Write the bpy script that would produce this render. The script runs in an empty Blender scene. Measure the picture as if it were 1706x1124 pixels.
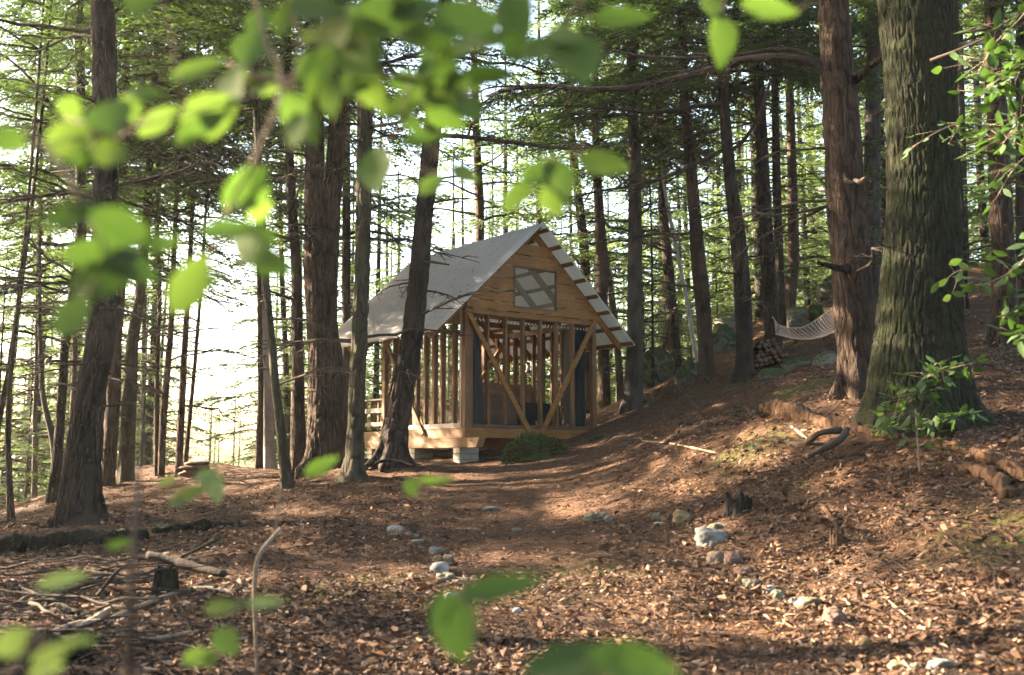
import bpy, math, random
import numpy as np
from mathutils import Vector, Matrix
R=math.radians
sc=bpy.context.scene
# ------------------------------------------------------------ camera, sky, sun, exposure
F=1706.0; TH=R(6.818); CZ=1.25
cam_d=bpy.data.cameras.new('camera'); cam=bpy.data.objects.new('camera',cam_d)
sc.collection.objects.link(cam); sc.camera=cam
cam.location=(0,0,CZ); cam.rotation_euler=(R(90)+TH,0,0)
cam_d.sensor_width=36; cam_d.lens=36*F/1706; cam_d.clip_start=.05; cam_d.clip_end=2000
cam_d.dof.use_dof=True; cam_d.dof.focus_distance=15.5; cam_d.dof.aperture_fstop=2.0
SIDE_SEED=4; SIDE_N=26
SUN_AZ=R(-71); SUN_EL=R(24)          # azimuth from +Y, negative = to the left
w=bpy.data.worlds.new('World'); sc.world=w; w.use_nodes=True
nt=w.node_tree; bg=nt.nodes['Background']; sky=nt.nodes.new('ShaderNodeTexSky')
sky.sky_type='NISHITA'; sky.sun_disc=False; sky.sun_elevation=SUN_EL; sky.sun_rotation=SUN_AZ
sky.air_density=1.3; sky.dust_density=2.5; sky.ozone_density=.6
nt.links.new(sky.outputs[0],bg.inputs[0]); bg.inputs[1].default_value=.05
sl=bpy.data.lights.new('sun','SUN'); so=bpy.data.objects.new('sun',sl); sc.collection.objects.link(so)
sl.energy=5; sl.angle=R(.6); sl.color=(1,.80,.58)
sd=Vector((math.sin(SUN_AZ)*math.cos(SUN_EL),math.cos(SUN_AZ)*math.cos(SUN_EL),math.sin(SUN_EL)))
so.rotation_euler=sd.to_track_quat('Z','Y').to_euler()
vs=sc.view_settings; vs.view_transform='Standard'; vs.look='None'; vs.gamma=1; vs.exposure=4.25
sc.cycles.max_bounces=8; sc.cycles.transparent_max_bounces=24; sc.cycles.use_denoising=True
sc.cycles.diffuse_bounces=4; sc.cycles.transmission_bounces=6

# ------------------------------------------------------------ helpers
COL=sc.collection
def pt(px,py,D):
    v=(562-py)/F; s=D/(math.cos(TH)-math.sin(TH)*v)
    return np.array([(px-853)/F*s, D, CZ+(math.sin(TH)+math.cos(TH)*v)*s])
def pxm(D): return D/F/ math.cos(TH)            # metres per photo pixel at distance D
def tag(o,label=None,cat=None,group=None,kind=None):
    if label: o['label']=label
    if cat: o['category']=cat
    if group: o['group']=group
    if kind: o['kind']=kind
    return o
def empty(name,loc,rz=0):
    o=bpy.data.objects.new(name,None); COL.objects.link(o); o.location=tuple(loc); o.rotation_euler=(0,0,rz); o.empty_display_size=.2
    return o
LASTH=[None]
def mesh_np(name,V,faces,mi=None,smooth=True,att=None):
    """V (n,3); faces: list of (k,m) int arrays"""
    me=bpy.data.meshes.new(name); V=np.asarray(V,dtype=np.float32)
    faces=[np.asarray(f,dtype=np.int32) for f in faces if len(f)]
    nl=sum(f.size for f in faces); nf=sum(len(f) for f in faces)
    me.vertices.add(len(V)); me.vertices.foreach_set('co',V.ravel())
    me.loops.add(nl); me.loops.foreach_set('vertex_index',np.concatenate([f.ravel() for f in faces]))
    tot=np.concatenate([np.full(len(f),f.shape[1],dtype=np.int32) for f in faces])
    st=np.concatenate([[0],np.cumsum(tot)[:-1]]).astype(np.int32)
    me.polygons.add(nf); me.polygons.foreach_set('loop_start',st); me.polygons.foreach_set('loop_total',tot)
    if mi is not None: me.polygons.foreach_set('material_index',np.asarray(mi,dtype=np.int32))
    me.polygons.foreach_set('use_smooth',np.full(nf,smooth,dtype=bool))
    if att is not None:
        at=me.attributes.new('furrow','FLOAT','POINT'); at.data.foreach_set('value',np.asarray(att,dtype=np.float32))
    me.update(calc_edges=True); me.validate(); return me
def link(name,me,mats,parent=None,loc=None):
    for m in (mats if isinstance(mats,(list,tuple)) else [mats]):
        if len(me.materials)<len(mats if isinstance(mats,(list,tuple)) else [mats]): me.materials.append(m)
    o=bpy.data.objects.new(name,me); COL.objects.link(o)
    if parent: o.parent=parent
    if loc is not None: o.location=tuple(loc)
    return o
class MB:
    def __init__(s): s.v=[]; s.f={}; s.n=0
    def add(s,V,Fs):
        V=np.asarray(V,float); s.v.append(V)
        for f in Fs:
            f=np.asarray(f,int)
            if f.size: s.f.setdefault(f.shape[1],[]).append(f+s.n)
        s.n+=len(V); return s
    def box(s,a,b,M=None):
        a=np.array(a,float); b=np.array(b,float); lo=np.minimum(a,b); hi=np.maximum(a,b)
        V=np.array([[x,y,z] for x in (lo[0],hi[0]) for y in (lo[1],hi[1]) for z in (lo[2],hi[2])])
        if M is not None: V=V@np.array(M)[:3,:3].T+np.array(M)[:3,3]
        return s.add(V,[[[0,1,3,2],[4,6,7,5],[0,4,5,1],[2,3,7,6],[0,2,6,4],[1,5,7,3]]])
    def bar(s,p,q,wd,th,up=(0,0,1)):
        """board from p to q, wd wide along side, th thick along 'up'"""
        p=np.array(p,float); q=np.array(q,float); d=q-p; L=np.linalg.norm(d); d/=L
        u=np.array(up,float); sd_=np.cross(d,u); sd_/=np.linalg.norm(sd_); u=np.cross(sd_,d)
        c=[]
        for e in (p,q):
            for i,j in ((-1,-1),(1,-1),(1,1),(-1,1)): c.append(e+sd_*wd/2*i+u*th/2*j)
        return s.add(c,[[[0,3,2,1],[4,5,6,7],[0,1,5,4],[1,2,6,5],[2,3,7,6],[3,0,4,7]]])
    def tube(s,P,rad,seg=6,cap=True):
        V,Fs=tube_arr(P,rad,seg,cap); return s.add(V,Fs)
    def build(s,name,mat,parent=None,loc=None,smooth=False,bevel=0):
        V=np.concatenate(s.v); me=mesh_np(name,V,[np.concatenate(f) for f in s.f.values()],smooth=smooth)
        o=link(name,me,mat,parent,loc)
        if bevel:
            m=o.modifiers.new('bevel','BEVEL'); m.width=bevel; m.segments=1; m.limit_method='ANGLE'
        return o
def tube_arr(P,rad,seg=6,cap=True,phase=0):
    P=np.asarray(P,float); n=len(P); rad=np.broadcast_to(np.asarray(rad,float),(n,))
    T=np.gradient(P,axis=0); T/=np.linalg.norm(T,axis=1)[:,None]+1e-12
    ref=np.array([0,0,1.]) if abs(T[:,2]).mean()<.8 else np.array([1.,0,0])
    A=np.cross(T,ref); A/=np.linalg.norm(A,axis=1)[:,None]+1e-12; B=np.cross(T,A)
    th=np.arange(seg)*2*np.pi/seg+phase
    V=(P[:,None,:]+rad[:,None,None]*(np.cos(th)[None,:,None]*A[:,None,:]+np.sin(th)[None,:,None]*B[:,None,:])).reshape(-1,3)
    i=np.arange(n-1)[:,None]*seg; j=np.arange(seg)[None,:]; k=(j+1)%seg
    Q=np.stack([i+j,i+k,i+seg+k,i+seg+j],-1).reshape(-1,4)
    Fs=[Q]
    if cap: Fs.append(np.array([list(range(seg-1,-1,-1)),[ (n-1)*seg+q for q in range(seg)]]))
    return V,Fs
def cr(P,n):
    """Catmull-Rom resample of (k,m) rows to n rows, evenly by index length"""
    P=np.asarray(P,float); k=len(P)
    if k==2: 
        t=np.linspace(0,1,n)[:,None]; return P[0]*(1-t)+P[1]*t
    E=np.vstack([2*P[0]-P[1],P,2*P[-1]-P[-2]])
    L=np.concatenate([[0],np.cumsum(np.linalg.norm(np.diff(P[:,:3],axis=0),axis=1))]); L/=L[-1]
    s=np.linspace(0,1,n); i=np.clip(np.searchsorted(L,s,side='right')-1,0,k-2); t=((s-L[i])/(L[i+1]-L[i]+1e-12))[:,None]
    a,b,c,d=E[i],E[i+1],E[i+2],E[i+3]
    return .5*((2*b)+(c-a)*t+(2*a-5*b+4*c-d)*t**2+(3*b-a-3*c+d)*t**3)
def hsh(x,y,z,s):
    h=(x.astype(np.int64)*374761393+y.astype(np.int64)*668265263+z.astype(np.int64)*2147483647+s*1274126177)&0xffffffff
    h=((h^(h>>13))*1103515245)&0xffffffff; h=((h^(h>>16))*69069+12345)&0xffffffff
    return ((h^(h>>15))&0xffffff)/float(0xffffff)
def vn(x,y,z,s=0):
    x=np.asarray(x,float);y=np.asarray(y,float)+0*x;z=np.asarray(z,float)+0*x
    X,Y,Z=np.floor(x),np.floor(y),np.floor(z); fx,fy,fz=x-X,y-Y,z-Z
    fx=fx*fx*(3-2*fx);fy=fy*fy*(3-2*fy);fz=fz*fz*(3-2*fz); r=0
    for i in (0,1):
        for j in (0,1):
            for k in (0,1):
                r=r+hsh(X+i,Y+j,Z+k,s)*(fx if i else 1-fx)*(fy if j else 1-fy)*(fz if k else 1-fz)
    return r
def rng(s): return np.random.default_rng(s)

# ------------------------------------------------------------ materials
def mat(name,base=(.5,.5,.5),rough=.8,spec=.3):
    m=bpy.data.materials.new(name); m.use_nodes=True; b=m.node_tree.nodes['Principled BSDF']
    b.inputs['Base Color'].default_value=(*base,1); b.inputs['Roughness'].default_value=rough
    b.inputs['Specular IOR Level'].default_value=spec; return m
def N(m,t,**k):
    n=m.node_tree.nodes.new('ShaderNode'+t)
    for a,v in k.items(): setattr(n,a,v)
    return n
def L(m,a,b): m.node_tree.links.new(a,b)
def ramp(m,fac,stops):
    r=N(m,'ValToRGB'); e=r.color_ramp.elements
    while len(e)>1: e.remove(e[0])
    e[0].position=stops[0][0]; e[0].color=(*stops[0][1],1)
    for p,c in stops[1:]:
        x=e.new(p); x.color=(*c,1)
    L(m,fac,r.inputs[0]); return r.outputs[0]
def coords(m,scale=(1,1,1),space='Object'):
    tc=N(m,'TexCoord'); mp=N(m,'Mapping'); mp.inputs['Scale'].default_value=scale
    L(m,tc.outputs[space],mp.inputs[0]); return mp.outputs[0]
def noise(m,co,sc_,det=6,rough=.6,dist=0):
    n=N(m,'TexNoise'); n.inputs['Scale'].default_value=sc_; n.inputs['Detail'].default_value=det
    n.inputs['Roughness'].default_value=rough; n.inputs['Distortion'].default_value=dist
    L(m,co,n.inputs['Vector']); return n.outputs[0]
def bump(m,h,st,dist=.02,prev=None):
    b=N(m,'Bump'); b.inputs['Strength'].default_value=st; b.inputs['Distance'].default_value=dist; L(m,h,b.inputs['Height'])
    if prev: L(m,prev,b.inputs['Normal'])
    return b.outputs[0]
def mixc(m,f,a,b,mode='MIX'):
    x=N(m,'Mix',data_type='RGBA',blend_type=mode)
    for s_,v in ((x.inputs[0],f),(x.inputs[6],a),(x.inputs[7],b)):
        if hasattr(v,'links'): L(m,v,s_)
        elif isinstance(v,(int,float)): s_.default_value=v
        else: s_.default_value=(*v,1)
    return x.outputs[2]
def bsdf(m): return m.node_tree.nodes['Principled BSDF']
def bark(name,dark,light,sc_=14,st=.9,dist=.03,moss=0,mossc=(.06,.085,.02),stretch=.2,furrow=0):
    m=mat(name,rough=.95,spec=.12)
    co=coords(m,(1,1,stretch)); no=N(m,'TexNoise'); no.inputs['Scale'].default_value=sc_*.45; no.inputs['Detail'].default_value=3; L(m,co,no.inputs['Vector'])
    wv=N(m,'VectorMath',operation='SCALE'); L(m,no.outputs[1],wv.inputs[0]); wv.inputs['Scale'].default_value=.07
    ad=N(m,'VectorMath',operation='ADD'); L(m,co,ad.inputs[0]); L(m,wv.outputs[0],ad.inputs[1])
    def vor(k):
        vo=N(m,'TexVoronoi',feature='DISTANCE_TO_EDGE'); vo.inputs['Scale'].default_value=k; vo.inputs['Randomness'].default_value=1; L(m,ad.outputs[0],vo.inputs['Vector'])
        return ramp(m,vo.outputs['Distance'],[(0,(0,0,0)),(.10,(.5,.5,.5)),(.4,(1,1,1))])
    h=mixc(m,.35,vor(sc_),vor(sc_*2.3),'MULTIPLY')
    fine=noise(m,coords(m,(1,1,.3)),45,8,.75); big=noise(m,coords(m,(1,1,.45)),2.4,5,.65); mid=noise(m,coords(m,(1,1,.25)),13,6,.7)
    hh=mixc(m,.45,h,mid)
    c=ramp(m,hh,[(.15,dark),(.8,light)])
    c=mixc(m,ramp(m,fine,[(.35,(.6,.6,.6)),(.65,(0,0,0))]),c,tuple(x*.45 for x in light))
    c=mixc(m,ramp(m,big,[(.38,(0,0,0)),(.68,(.55,.55,.55))]),c,tuple(min(1,x*1.3+.005) for x in light))
    at_=N(m,'Attribute'); at_.attribute_name='furrow'
    c=mixc(m,ramp(m,at_.outputs['Fac'],[(0,(furrow,)*3),(.75,(0,0,0))]),c,tuple(x*.45 for x in dark))
    if moss:
        mm=ramp(m,noise(m,coords(m,(1,1,.5)),5,7,.75),[(.60-moss*.35,(0,0,0)),(.75-moss*.2,(.85,.85,.85))])
        c=mixc(m,mm,c,ramp(m,fine,[(.3,tuple(x*.5 for x in mossc)),(.7,tuple(x*1.3 for x in mossc))]))
    L(m,c,bsdf(m).inputs['Base Color'])
    L(m,bump(m,fine,.6,.012,bump(m,mid,.6,.03,bump(m,h,st,dist))),bsdf(m).inputs['Normal']); return m
def leafm(name,stops,trans=.45,rough=.5,tint=(1.1,1.35,.45),island=True):
    m=mat(name,rough=rough,spec=.3); b=bsdf(m)
    g=N(m,'NewGeometry'); 
    c=ramp(m,g.outputs['Random Per Island'],stops)
    L(m,c,b.inputs['Base Color'])
    t=N(m,'BsdfTranslucent'); L(m,mixc(m,1,c,tint,'MULTIPLY'),t.inputs[0])
    x=N(m,'MixShader'); x.inputs[0].default_value=trans; L(m,b.outputs[0],x.inputs[1]); L(m,t.outputs[0],x.inputs[2])
    L(m,x.outputs[0],m.node_tree.nodes['Material Output'].inputs[0]); return m
M={}
M['bark_pine']=bark('bark_pine',(.013,.010,.008),(.056,.043,.034),26,furrow=.8)
M['bark_red']=bark('bark_red',(.020,.014,.010),(.088,.060,.044),24,furrow=.8)
M['bark_grey']=bark('bark_grey',(.022,.019,.016),(.088,.076,.064),34,.7,.02,furrow=.8)
M['bark_mossy']=bark('bark_mossy',(.018,.016,.011),(.070,.061,.042),28,.8,.02,.30,(.045,.052,.02),furrow=.8)
M['bark_oak']=bark('bark_oak',(.007,.007,.005),(.034,.033,.020),34,.9,.02,.55,(.018,.025,.008),furrow=.8)
M['bark_pale']=bark('bark_pale',(.16,.15,.145),(.34,.32,.31),18,.4,.01,0,stretch=.6)  # pale bark; on the far grey trunk it carries sunlit haze
M['deadwood']=bark('deadwood',(.020,.016,.012),(.068,.054,.043),30,.6,.008)
M['palewood']=bark('palewood',(.11,.08,.055),(.26,.20,.15),25,.6,.008)
M['rotwood']=bark('rotwood',(.025,.015,.010),(.11,.062,.035),14,.9,.02)
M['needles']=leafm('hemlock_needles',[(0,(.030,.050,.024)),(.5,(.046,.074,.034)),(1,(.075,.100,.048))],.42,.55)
M['needles_far']=leafm('far_foliage',[(0,(.065,.095,.045)),(.5,(.10,.135,.062)),(1,(.145,.18,.09))],.5,.6,(1.05,1.2,.7))  # lighter than the near needles: sunlit, hazy look put into the colour
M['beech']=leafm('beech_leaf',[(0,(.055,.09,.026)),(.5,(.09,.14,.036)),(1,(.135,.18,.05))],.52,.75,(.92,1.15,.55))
M['beech_dark']=leafm('beech_leaf_shade',[(0,(.026,.058,.020)),(1,(.052,.095,.028))],.4,.7,(1.1,1.2,.5))  # darker copy of the beech leaf, shade put into its green
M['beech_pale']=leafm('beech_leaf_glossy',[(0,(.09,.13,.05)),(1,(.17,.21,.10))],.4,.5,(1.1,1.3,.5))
M['litter']=leafm('dead_leaves',[(0,(.020,.011,.006)),(.3,(.050,.026,.014)),(.6,(.088,.048,.026)),(.84,(.14,.084,.050)),(.96,(.24,.165,.115)),(1,(.17,.075,.022))],.12,.9,(1,.8,.5))
M['duff']=leafm('pine_straw',[(0,(.045,.022,.012)),(.5,(.105,.052,.027)),(1,(.21,.115,.062))],.05,.7,(1,.8,.5))
def wood(name,a,b,axis=(1,1,1),st=.3):
    m=mat(name,rough=.7,spec=.25); g=N(m,'NewGeometry')
    co=coords(m,axis); n1=noise(m,co,7,8,.65,.6); n2=noise(m,coords(m),2.0,3,.5)
    c=ramp(m,n1,[(.3,a),(.7,b)])
    c=mixc(m,ramp(m,n2,[(.4,(0,0,0)),(.75,(.5,.5,.5))]),c,tuple(x*.55 for x in a))
    kv=N(m,'TexVoronoi'); kv.inputs['Scale'].default_value=3.2; L(m,coords(m,(1,1,1.6)),kv.inputs['Vector']); c=mixc(m,ramp(m,kv.outputs['Distance'],[(.055,(.85,.85,.85)),(.10,(0,0,0))]),c,tuple(x*.28 for x in a))
    hs=N(m,'HueSaturation'); L(m,c,hs.inputs['Color']); mp=N(m,'MapRange'); mp.inputs[3].default_value=.6; mp.inputs[4].default_value=1.25
    L(m,g.outputs['Random Per Island'],mp.inputs[0]); L(m,mp.outputs[0],hs.inputs['Value'])
    L(m,hs.outputs[0],bsdf(m).inputs['Base Color']); L(m,bump(m,n1,st,.006),bsdf(m).inputs['Normal']); return m
M['pine_v']=wood('pine_upright',(.075,.036,.016),(.17,.085,.037),(6,6,.6))
M['pine_b']=wood('pine_board',(.10,.040,.011),(.27,.125,.034),(.7,6,6))
M['pine_d']=wood('pine_side',(.115,.065,.032),(.20,.125,.068),(6,.6,6))
M['pale_stud']=wood('pale_stud',(.21,.17,.15),(.33,.28,.25),(3,.6,2))  # paler than the other pine: sunlight on the side timbers put into the colour
M['seam']=mat('roof_seam',(.55,.56,.60),.5,.4)
M['dark_wood']=wood('dark_wood',(.045,.028,.018),(.10,.06,.038),(1,4,4))

def rockm(name,a,b,moss=0,mc=(.026,.042,.012)):
    m=mat(name,rough=.9,spec=.2); co=coords(m)
    n1=noise(m,co,4,8,.65); n2=noise(m,co,22,5,.7)
    c=ramp(m,n1,[(.3,a),(.7,b)]); c=mixc(m,.25,c,n2,'OVERLAY')
    if moss:
        g=N(m,'NewGeometry'); sx=N(m,'SeparateXYZ'); L(m,g.outputs['Normal'],sx.inputs[0])
        ma=N(m,'Math',operation='ADD'); L(m,sx.outputs[2],ma.inputs[0]); L(m,noise(m,co,3,5,.7),ma.inputs[1])
        mk=ramp(m,ma.outputs[0],[(1.25-moss,(0,0,0)),(1.45-moss,(1,1,1))])
        c=mixc(m,mk,c,ramp(m,n2,[(.3,tuple(x*.55 for x in mc)),(.7,tuple(x*1.6 for x in mc))]))
    L(m,c,bsdf(m).inputs['Base Color']); L(m,bump(m,n2,.5,.015,bump(m,n1,.6,.04)),bsdf(m).inputs['Normal']); return m
M['rock_grey']=rockm('rock_grey',(.085,.085,.078),(.15,.148,.138))
M['rock_pale']=rockm('rock_pale',(.14,.135,.125),(.24,.235,.225))
M['rock_tan']=rockm('rock_tan',(.10,.078,.052),(.165,.13,.092))
M['rock_olive']=rockm('rock_olive',(.08,.075,.05),(.13,.122,.085))
M['rock_ochre']=rockm('rock_ochre',(.12,.08,.04),(.19,.135,.075))
M['rock_brown']=rockm('rock_brown',(0.065,0.040,0.030),(0.132,0.083,0.066))
M['rock_mossy']=rockm('rock_mossy',(0.060,0.060,0.050),(0.143,0.143,0.121),.75)
M['rock_lichen']=rockm('rock_lichen',(0.080,0.080,0.060),(0.187,0.182,0.149),.35,(.05,.065,.025))
M['mossfull']=rockm('moss_cover',(0.025,0.020,0.013),(0.055,0.044,0.028),1.0,(.030,.046,.010))

# ------------------------------------------------------------ trees traced from the photo: (x, y, width) in photo pixels, bottom to top
TR=[
# name, D, bark, crown(base height, variant scale) , path, label
('hemlock_tree',12.6,'bark_pine',6.3,[(137,867,66),(137,784,62),(151,656,50),(168,560,47),(174,430,44),(176,299,42),(173,50,40),(171,0,38)],'thick dark furrowed trunk flaring at its foot, largest at the left of the photo'),
('hemlock_tree',18.5,'bark_red',5,[(178,808,24),(189,656,23),(193,560,20),(200,480,18),(204,300,16),(210,100,14)],'straight dark trunk close behind the right side of the thick left trunk'),
('pine_tree',19.5,'bark_mossy',5.5,[(209,806,27),(216,656,24),(222,560,20),(232,500,17),(240,420,15),(248,300,13)],'green mossy trunk that bends right, just left of the glare'),
('hemlock_tree',26,'bark_grey',5,[(236,803,10),(238,700,9),(240,560,8),(243,400,7)],'thin hazy trunk standing between the mossy trunk and the forked pair'),
('pine_tree',22,'bark_red',6,[(262,800,12),(261,640,8),(266,500,7),(263,400,6)],'left one of two crossing slim reddish trunks at the edge of the glare'),
('pine_tree',21.5,'bark_red',6,[(268,800,11),(272,700,12),(280,600,11),(285,540,10),(291,400,8)],'right one of two crossing slim reddish trunks at the edge of the glare'),
('pine_tree',20.5,'bark_red',7,[(297,798,13),(303,670,12),(310,540,10),(318,400,8),(325,200,7)],'slim red brown trunk rising in the middle of the bright glare beside the stone pile'),
('pine_tree',22.5,'bark_red',7,[(308,775,8),(320,655,7),(331,530,6),(340,400,5)],'thinnest trunk leaning right in the glare above the stone pile'),
('pine_tree',23,'bark_red',6,[(431,785,14),(434,655,10),(432,500,8),(430,350,7)],'orange lit narrow trunk touching the left side of the pale grey trunk'),
('hazy_tree',24,'bark_pale',6.5,[(449,785,22),(443,600,17),(438,530,13),(434,450,10)],'trunk coloured pale grey for sunlit haze, behind the thin leaning dark trunk'),  # bark made pale to stand for sunlit haze around this trunk
('hemlock_tree',15.3,'bark_mossy',6,[(479,812,22),(468,720,17),(458,635,15),(450,537,13),(441,440,12),(433,300,11),(424,150,10),(418,0,9)],'thin dark trunk leaning left with its foot right of the glare'),
('pine_tree',30,'bark_red',6,[(484,786,10),(478,650,10),(472,520,9),(468,400,8)],'faint pinkish trunk between the thin leaning trunk and the straight one'),
('pine_tree',16.6,'bark_red',6,[(499,797,30),(496,700,24),(496,596,20),(493,440,18),(487,350,17),(482,250,15),(479,100,14),(478,0,13)],'straight medium red brown trunk left of the big forked trunk'),
('pine_tree',15.2,'bark_mossy',6,[(590,803,44),(590,780,32),(594,680,28),(597,600,27),(604,440,26),(606,300,27),(608,200,26),(611,100,24),(614,0,23)],'upright mossy trunk in front of the left end of the cabin roof'),
('hemlock_tree',24,'bark_grey',5.5,[(577,740,14),(577,440,15),(577,250,13),(578,0,11)],'grey trunk seen between the big forked trunk and the upright mossy one'),
('pine_tree',15.9,'bark_pine',6.5,[(647,772,62),(652,750,50),(661,700,43),(674,630,40),(688,550,37),(697,470,34),(703,400,32),(707,356,31),(717,250,31),(725,178,30),(735,90,28),(742,0,26)],'thick trunk leaning right in front of the cabin roof'),
('hemlock_tree',26,'bark_red',5,[(802,700,15),(800,420,15),(798,300,15),(793,220,13),(790,100,12)],'trunk rising behind the middle of the cabin roof'),
('hemlock_tree',27,'bark_pine',5,[(982,700,18),(975,450,17),(966,350,15),(950,200,13),(945,50,11)],'left leaning trunk behind the gable peak of the cabin'),
('pine_tree',23,'bark_red',5.5,[(1006,684,22),(1006,600,20),(1003,480,19),(998,350,16),(992,200,13),(990,0,11)],'reddish trunk with a lit left edge just right of the gable behind the eave'),
('hemlock_tree',25,'bark_grey',6,[(1034,675,14),(1030,600,13),(1020,500,11),(1006,400,10),(998,300,9)],'slender left leaning trunk between the eave and the straight grey trunk'),
('pine_tree',20,'bark_grey',5.5,[(1053,680,42),(1054,660,33),(1057,560,27),(1058,400,24),(1057,250,21),(1053,150,19),(1050,0,17)],'straight grey trunk directly right of the cabin eave'),
('hemlock_tree',23,'bark_pine',4.5,[(1128,640,21),(1122,550,20),(1114,450,18),(1105,350,15),(1098,200,12),(1093,50,10)],'dark trunk right of the round green boulder'),
('maple_tree',21.5,'bark_pale',7,[(1162,606,8),(1141,483,7),(1124,400,7),(1105,300,6)],'very thin pale stem leaning left before the tall lit trunk'),
('pine_tree',19.8,'bark_red',5.5,[(1178,636,30),(1176,600,25),(1172,520,26),(1163,430,25),(1157,350,21),(1148,240,19),(1140,150,17),(1135,0,15)],'sunlit reddish trunk standing on the edge of the bright path strip'),
('pine_tree',18,'bark_pine',5.5,[(1240,634,38),(1240,600,29),(1238,500,29),(1230,400,27),(1217,300,22),(1207,180,19),(1200,60,17),(1197,0,16)],'trunk with green mossy foot just left of the firewood pile'),
('pine_tree',19.4,'bark_pine',5.5,[(1291,592,34),(1288,560,27),(1283,500,26),(1279,430,25),(1272,300,22),(1268,200,19),(1262,100,17),(1255,0,16)],'trunk behind the firewood pile that carries the left end of the hammock'),
('pine_tree',21,'bark_pine',5.5,[(1304,570,16),(1300,480,15),(1295,350,15),(1292,200,13),(1288,0,12)],'narrow dark trunk touching the right side of the left hammock tree'),
('pine_tree',24.5,'bark_red',5.5,[(1316,527,18),(1318,480,20),(1322,430,20),(1320,300,17),(1317,200,15),(1312,50,13)],'reddish trunk behind the grey slab boulder'),
('pine_tree',12,'bark_red',6.0,[(1437,657,78),(1430,610,68),(1423,520,66),(1415,400,65),(1409,330,64),(1404,240,62),(1398,150,58),(1391,50,54),(1387,0,53)],'thick trunk at the right end of the hammock with a big limb going left'),
('pine_tree',20,'bark_grey',5.5,[(1456,545,29),(1453,400,29),(1453,300,28),(1455,100,24),(1455,0,22)],'shaded grey trunk seen in the gap between hammock tree and giant oak'),
('pine_tree',15,'bark_red',5.5,[(1672,574,50),(1671,540,42),(1672,450,39),(1668,350,37),(1664,250,35),(1658,120,32),(1655,0,30)],'dark red trunk on the slope right of the giant oak'),
('hemlock_tree',16,'bark_pine',5,[(1716,590,26),(1710,500,24),(1704,400,22),(1702,200,18),(1700,0,16)],'dark trunk cut off by the right edge of the photo'),
('hemlock_tree',26,'bark_pine',5,[(1605,444,20),(1603,350,18),(1600,200,16),(1597,50,14)],'distant dark trunk on the hilltop against the right side of the oak'),
('hemlock_tree',15.5,'bark_red',8.5,[(18,868,13),(15,780,10),(14,690,9),(20,608,7),(33,480,6),(50,300,5)],'slim reddish trunk nearest the left edge with its foot in view'),
('hemlock_tree',16,'bark_red',8.5,[(-25,870,12),(-12,770,11),(0,690,10),(14,620,9),(23,560,9),(40,440,7),(58,300,6)],'slim trunk leaning into the photo across the left edge'),
('hemlock_tree',17,'bark_pine',4.6,[(88,838,22),(96,760,17),(104,650,15),(108,580,15),(120,500,16),(134,400,18),(134,250,17),(133,100,16),(132,0,15)],'dark bending trunk just left of the thick left trunk'),
('hemlock_tree',22,'bark_grey',3.5,[(57,847,10),(58,760,9),(58,700,8),(61,600,7),(63,450,6)],'thin grey trunk between the left edge and the dark bending trunk'),
('hemlock_tree',20,'bark_grey',5,[(97,825,14),(88,730,12),(78,690,10),(70,640,9),(66,500,7)],'grey trunk tilted left behind the dark bending trunk'),
('hemlock_tree',24,'bark_red',5,[(117,815,10),(120,700,9),(124,600,8),(127,450,7)],'thin reddish trunk hidden partly by the left side of the thick left trunk'),
]
FORK=dict(D=16.5,main=[(543,768,74),(543,752,66),(545,640,65),(542,590,58),(537,540,52),(534,440,58),(534,400,56)],
  left=[(527,440,38),(523,340,34),(524,250,32),(522,100,28),(520,0,26)],right=[(545,440,38),(552,340,34),(556,300,33),(563,200,31),(568,100,28),(572,0,27)])
OAK=dict(D=10.2,path=[(1533,712,200),(1532,680,182),(1532,650,168),(1531,610,156),(1531,567,146),(1532,540,139),(1536,440,128),(1537,350,119),(1536,240,116),(1532,100,122),(1528,0,130)])

# ------------------------------------------------------------ ground surface
GC=[(0,1124,5.6),(400,1124,6),(853,1124,6.2),(1300,1124,6.0),(1706,1124,5.2),(0,1010,7.3),(430,1000,7.6),(853,1000,7.7),(1300,1000,7.2),(1706,1000,6.4),
 (0,930,9.5),(430,920,9.8),(853,920,9.7),(1100,900,9.3),(1300,900,8.9),(1706,900,7.4),
 (853,870,11.4),(640,860,12),(1100,850,10.6),(853,830,13.3),(1050,800,12.6),(700,800,14.8),(770,779,17.2),(850,770,16.8),(930,750,16.6),(1000,722,18.6),(1000,760,15.2),
 (1300,830,9.4),(1300,770,10.2),(1300,700,11.2),(1500,800,8.7),(1500,725,9.7),(1706,760,8.6),(1706,690,10.2),(1640,640,12),(1706,600,13.6),(1600,520,18.5),(1650,470,22),(1706,460,23),
 (1200,720,13),(1100,720,14.5),(1100,680,18),(1200,660,16.5),(1300,635,15.5),(1400,615,15),(1150,652,19),
 (1345,560,20),(1400,520,23),(1210,560,24),(1390,500,27),(1230,545,26),(1450,470,30),
 (330,795,20.5),(440,793,20.5),(400,830,16),(300,850,14),(200,900,11),(60,880,12),(0,905,11),(560,785,18.5),(650,765,19)]
gp=[pt(*g) for g in GC]+[pt(t[4][0][0],t[4][0][1]-3,t[1]) for t in TR if not (t[1]>=24 and 480<t[4][0][0]<1000)]+[pt(543,765,16.5),pt(1535,700,10.2),pt(1400,680,10.6),pt(1660,700,10.4)]
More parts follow.
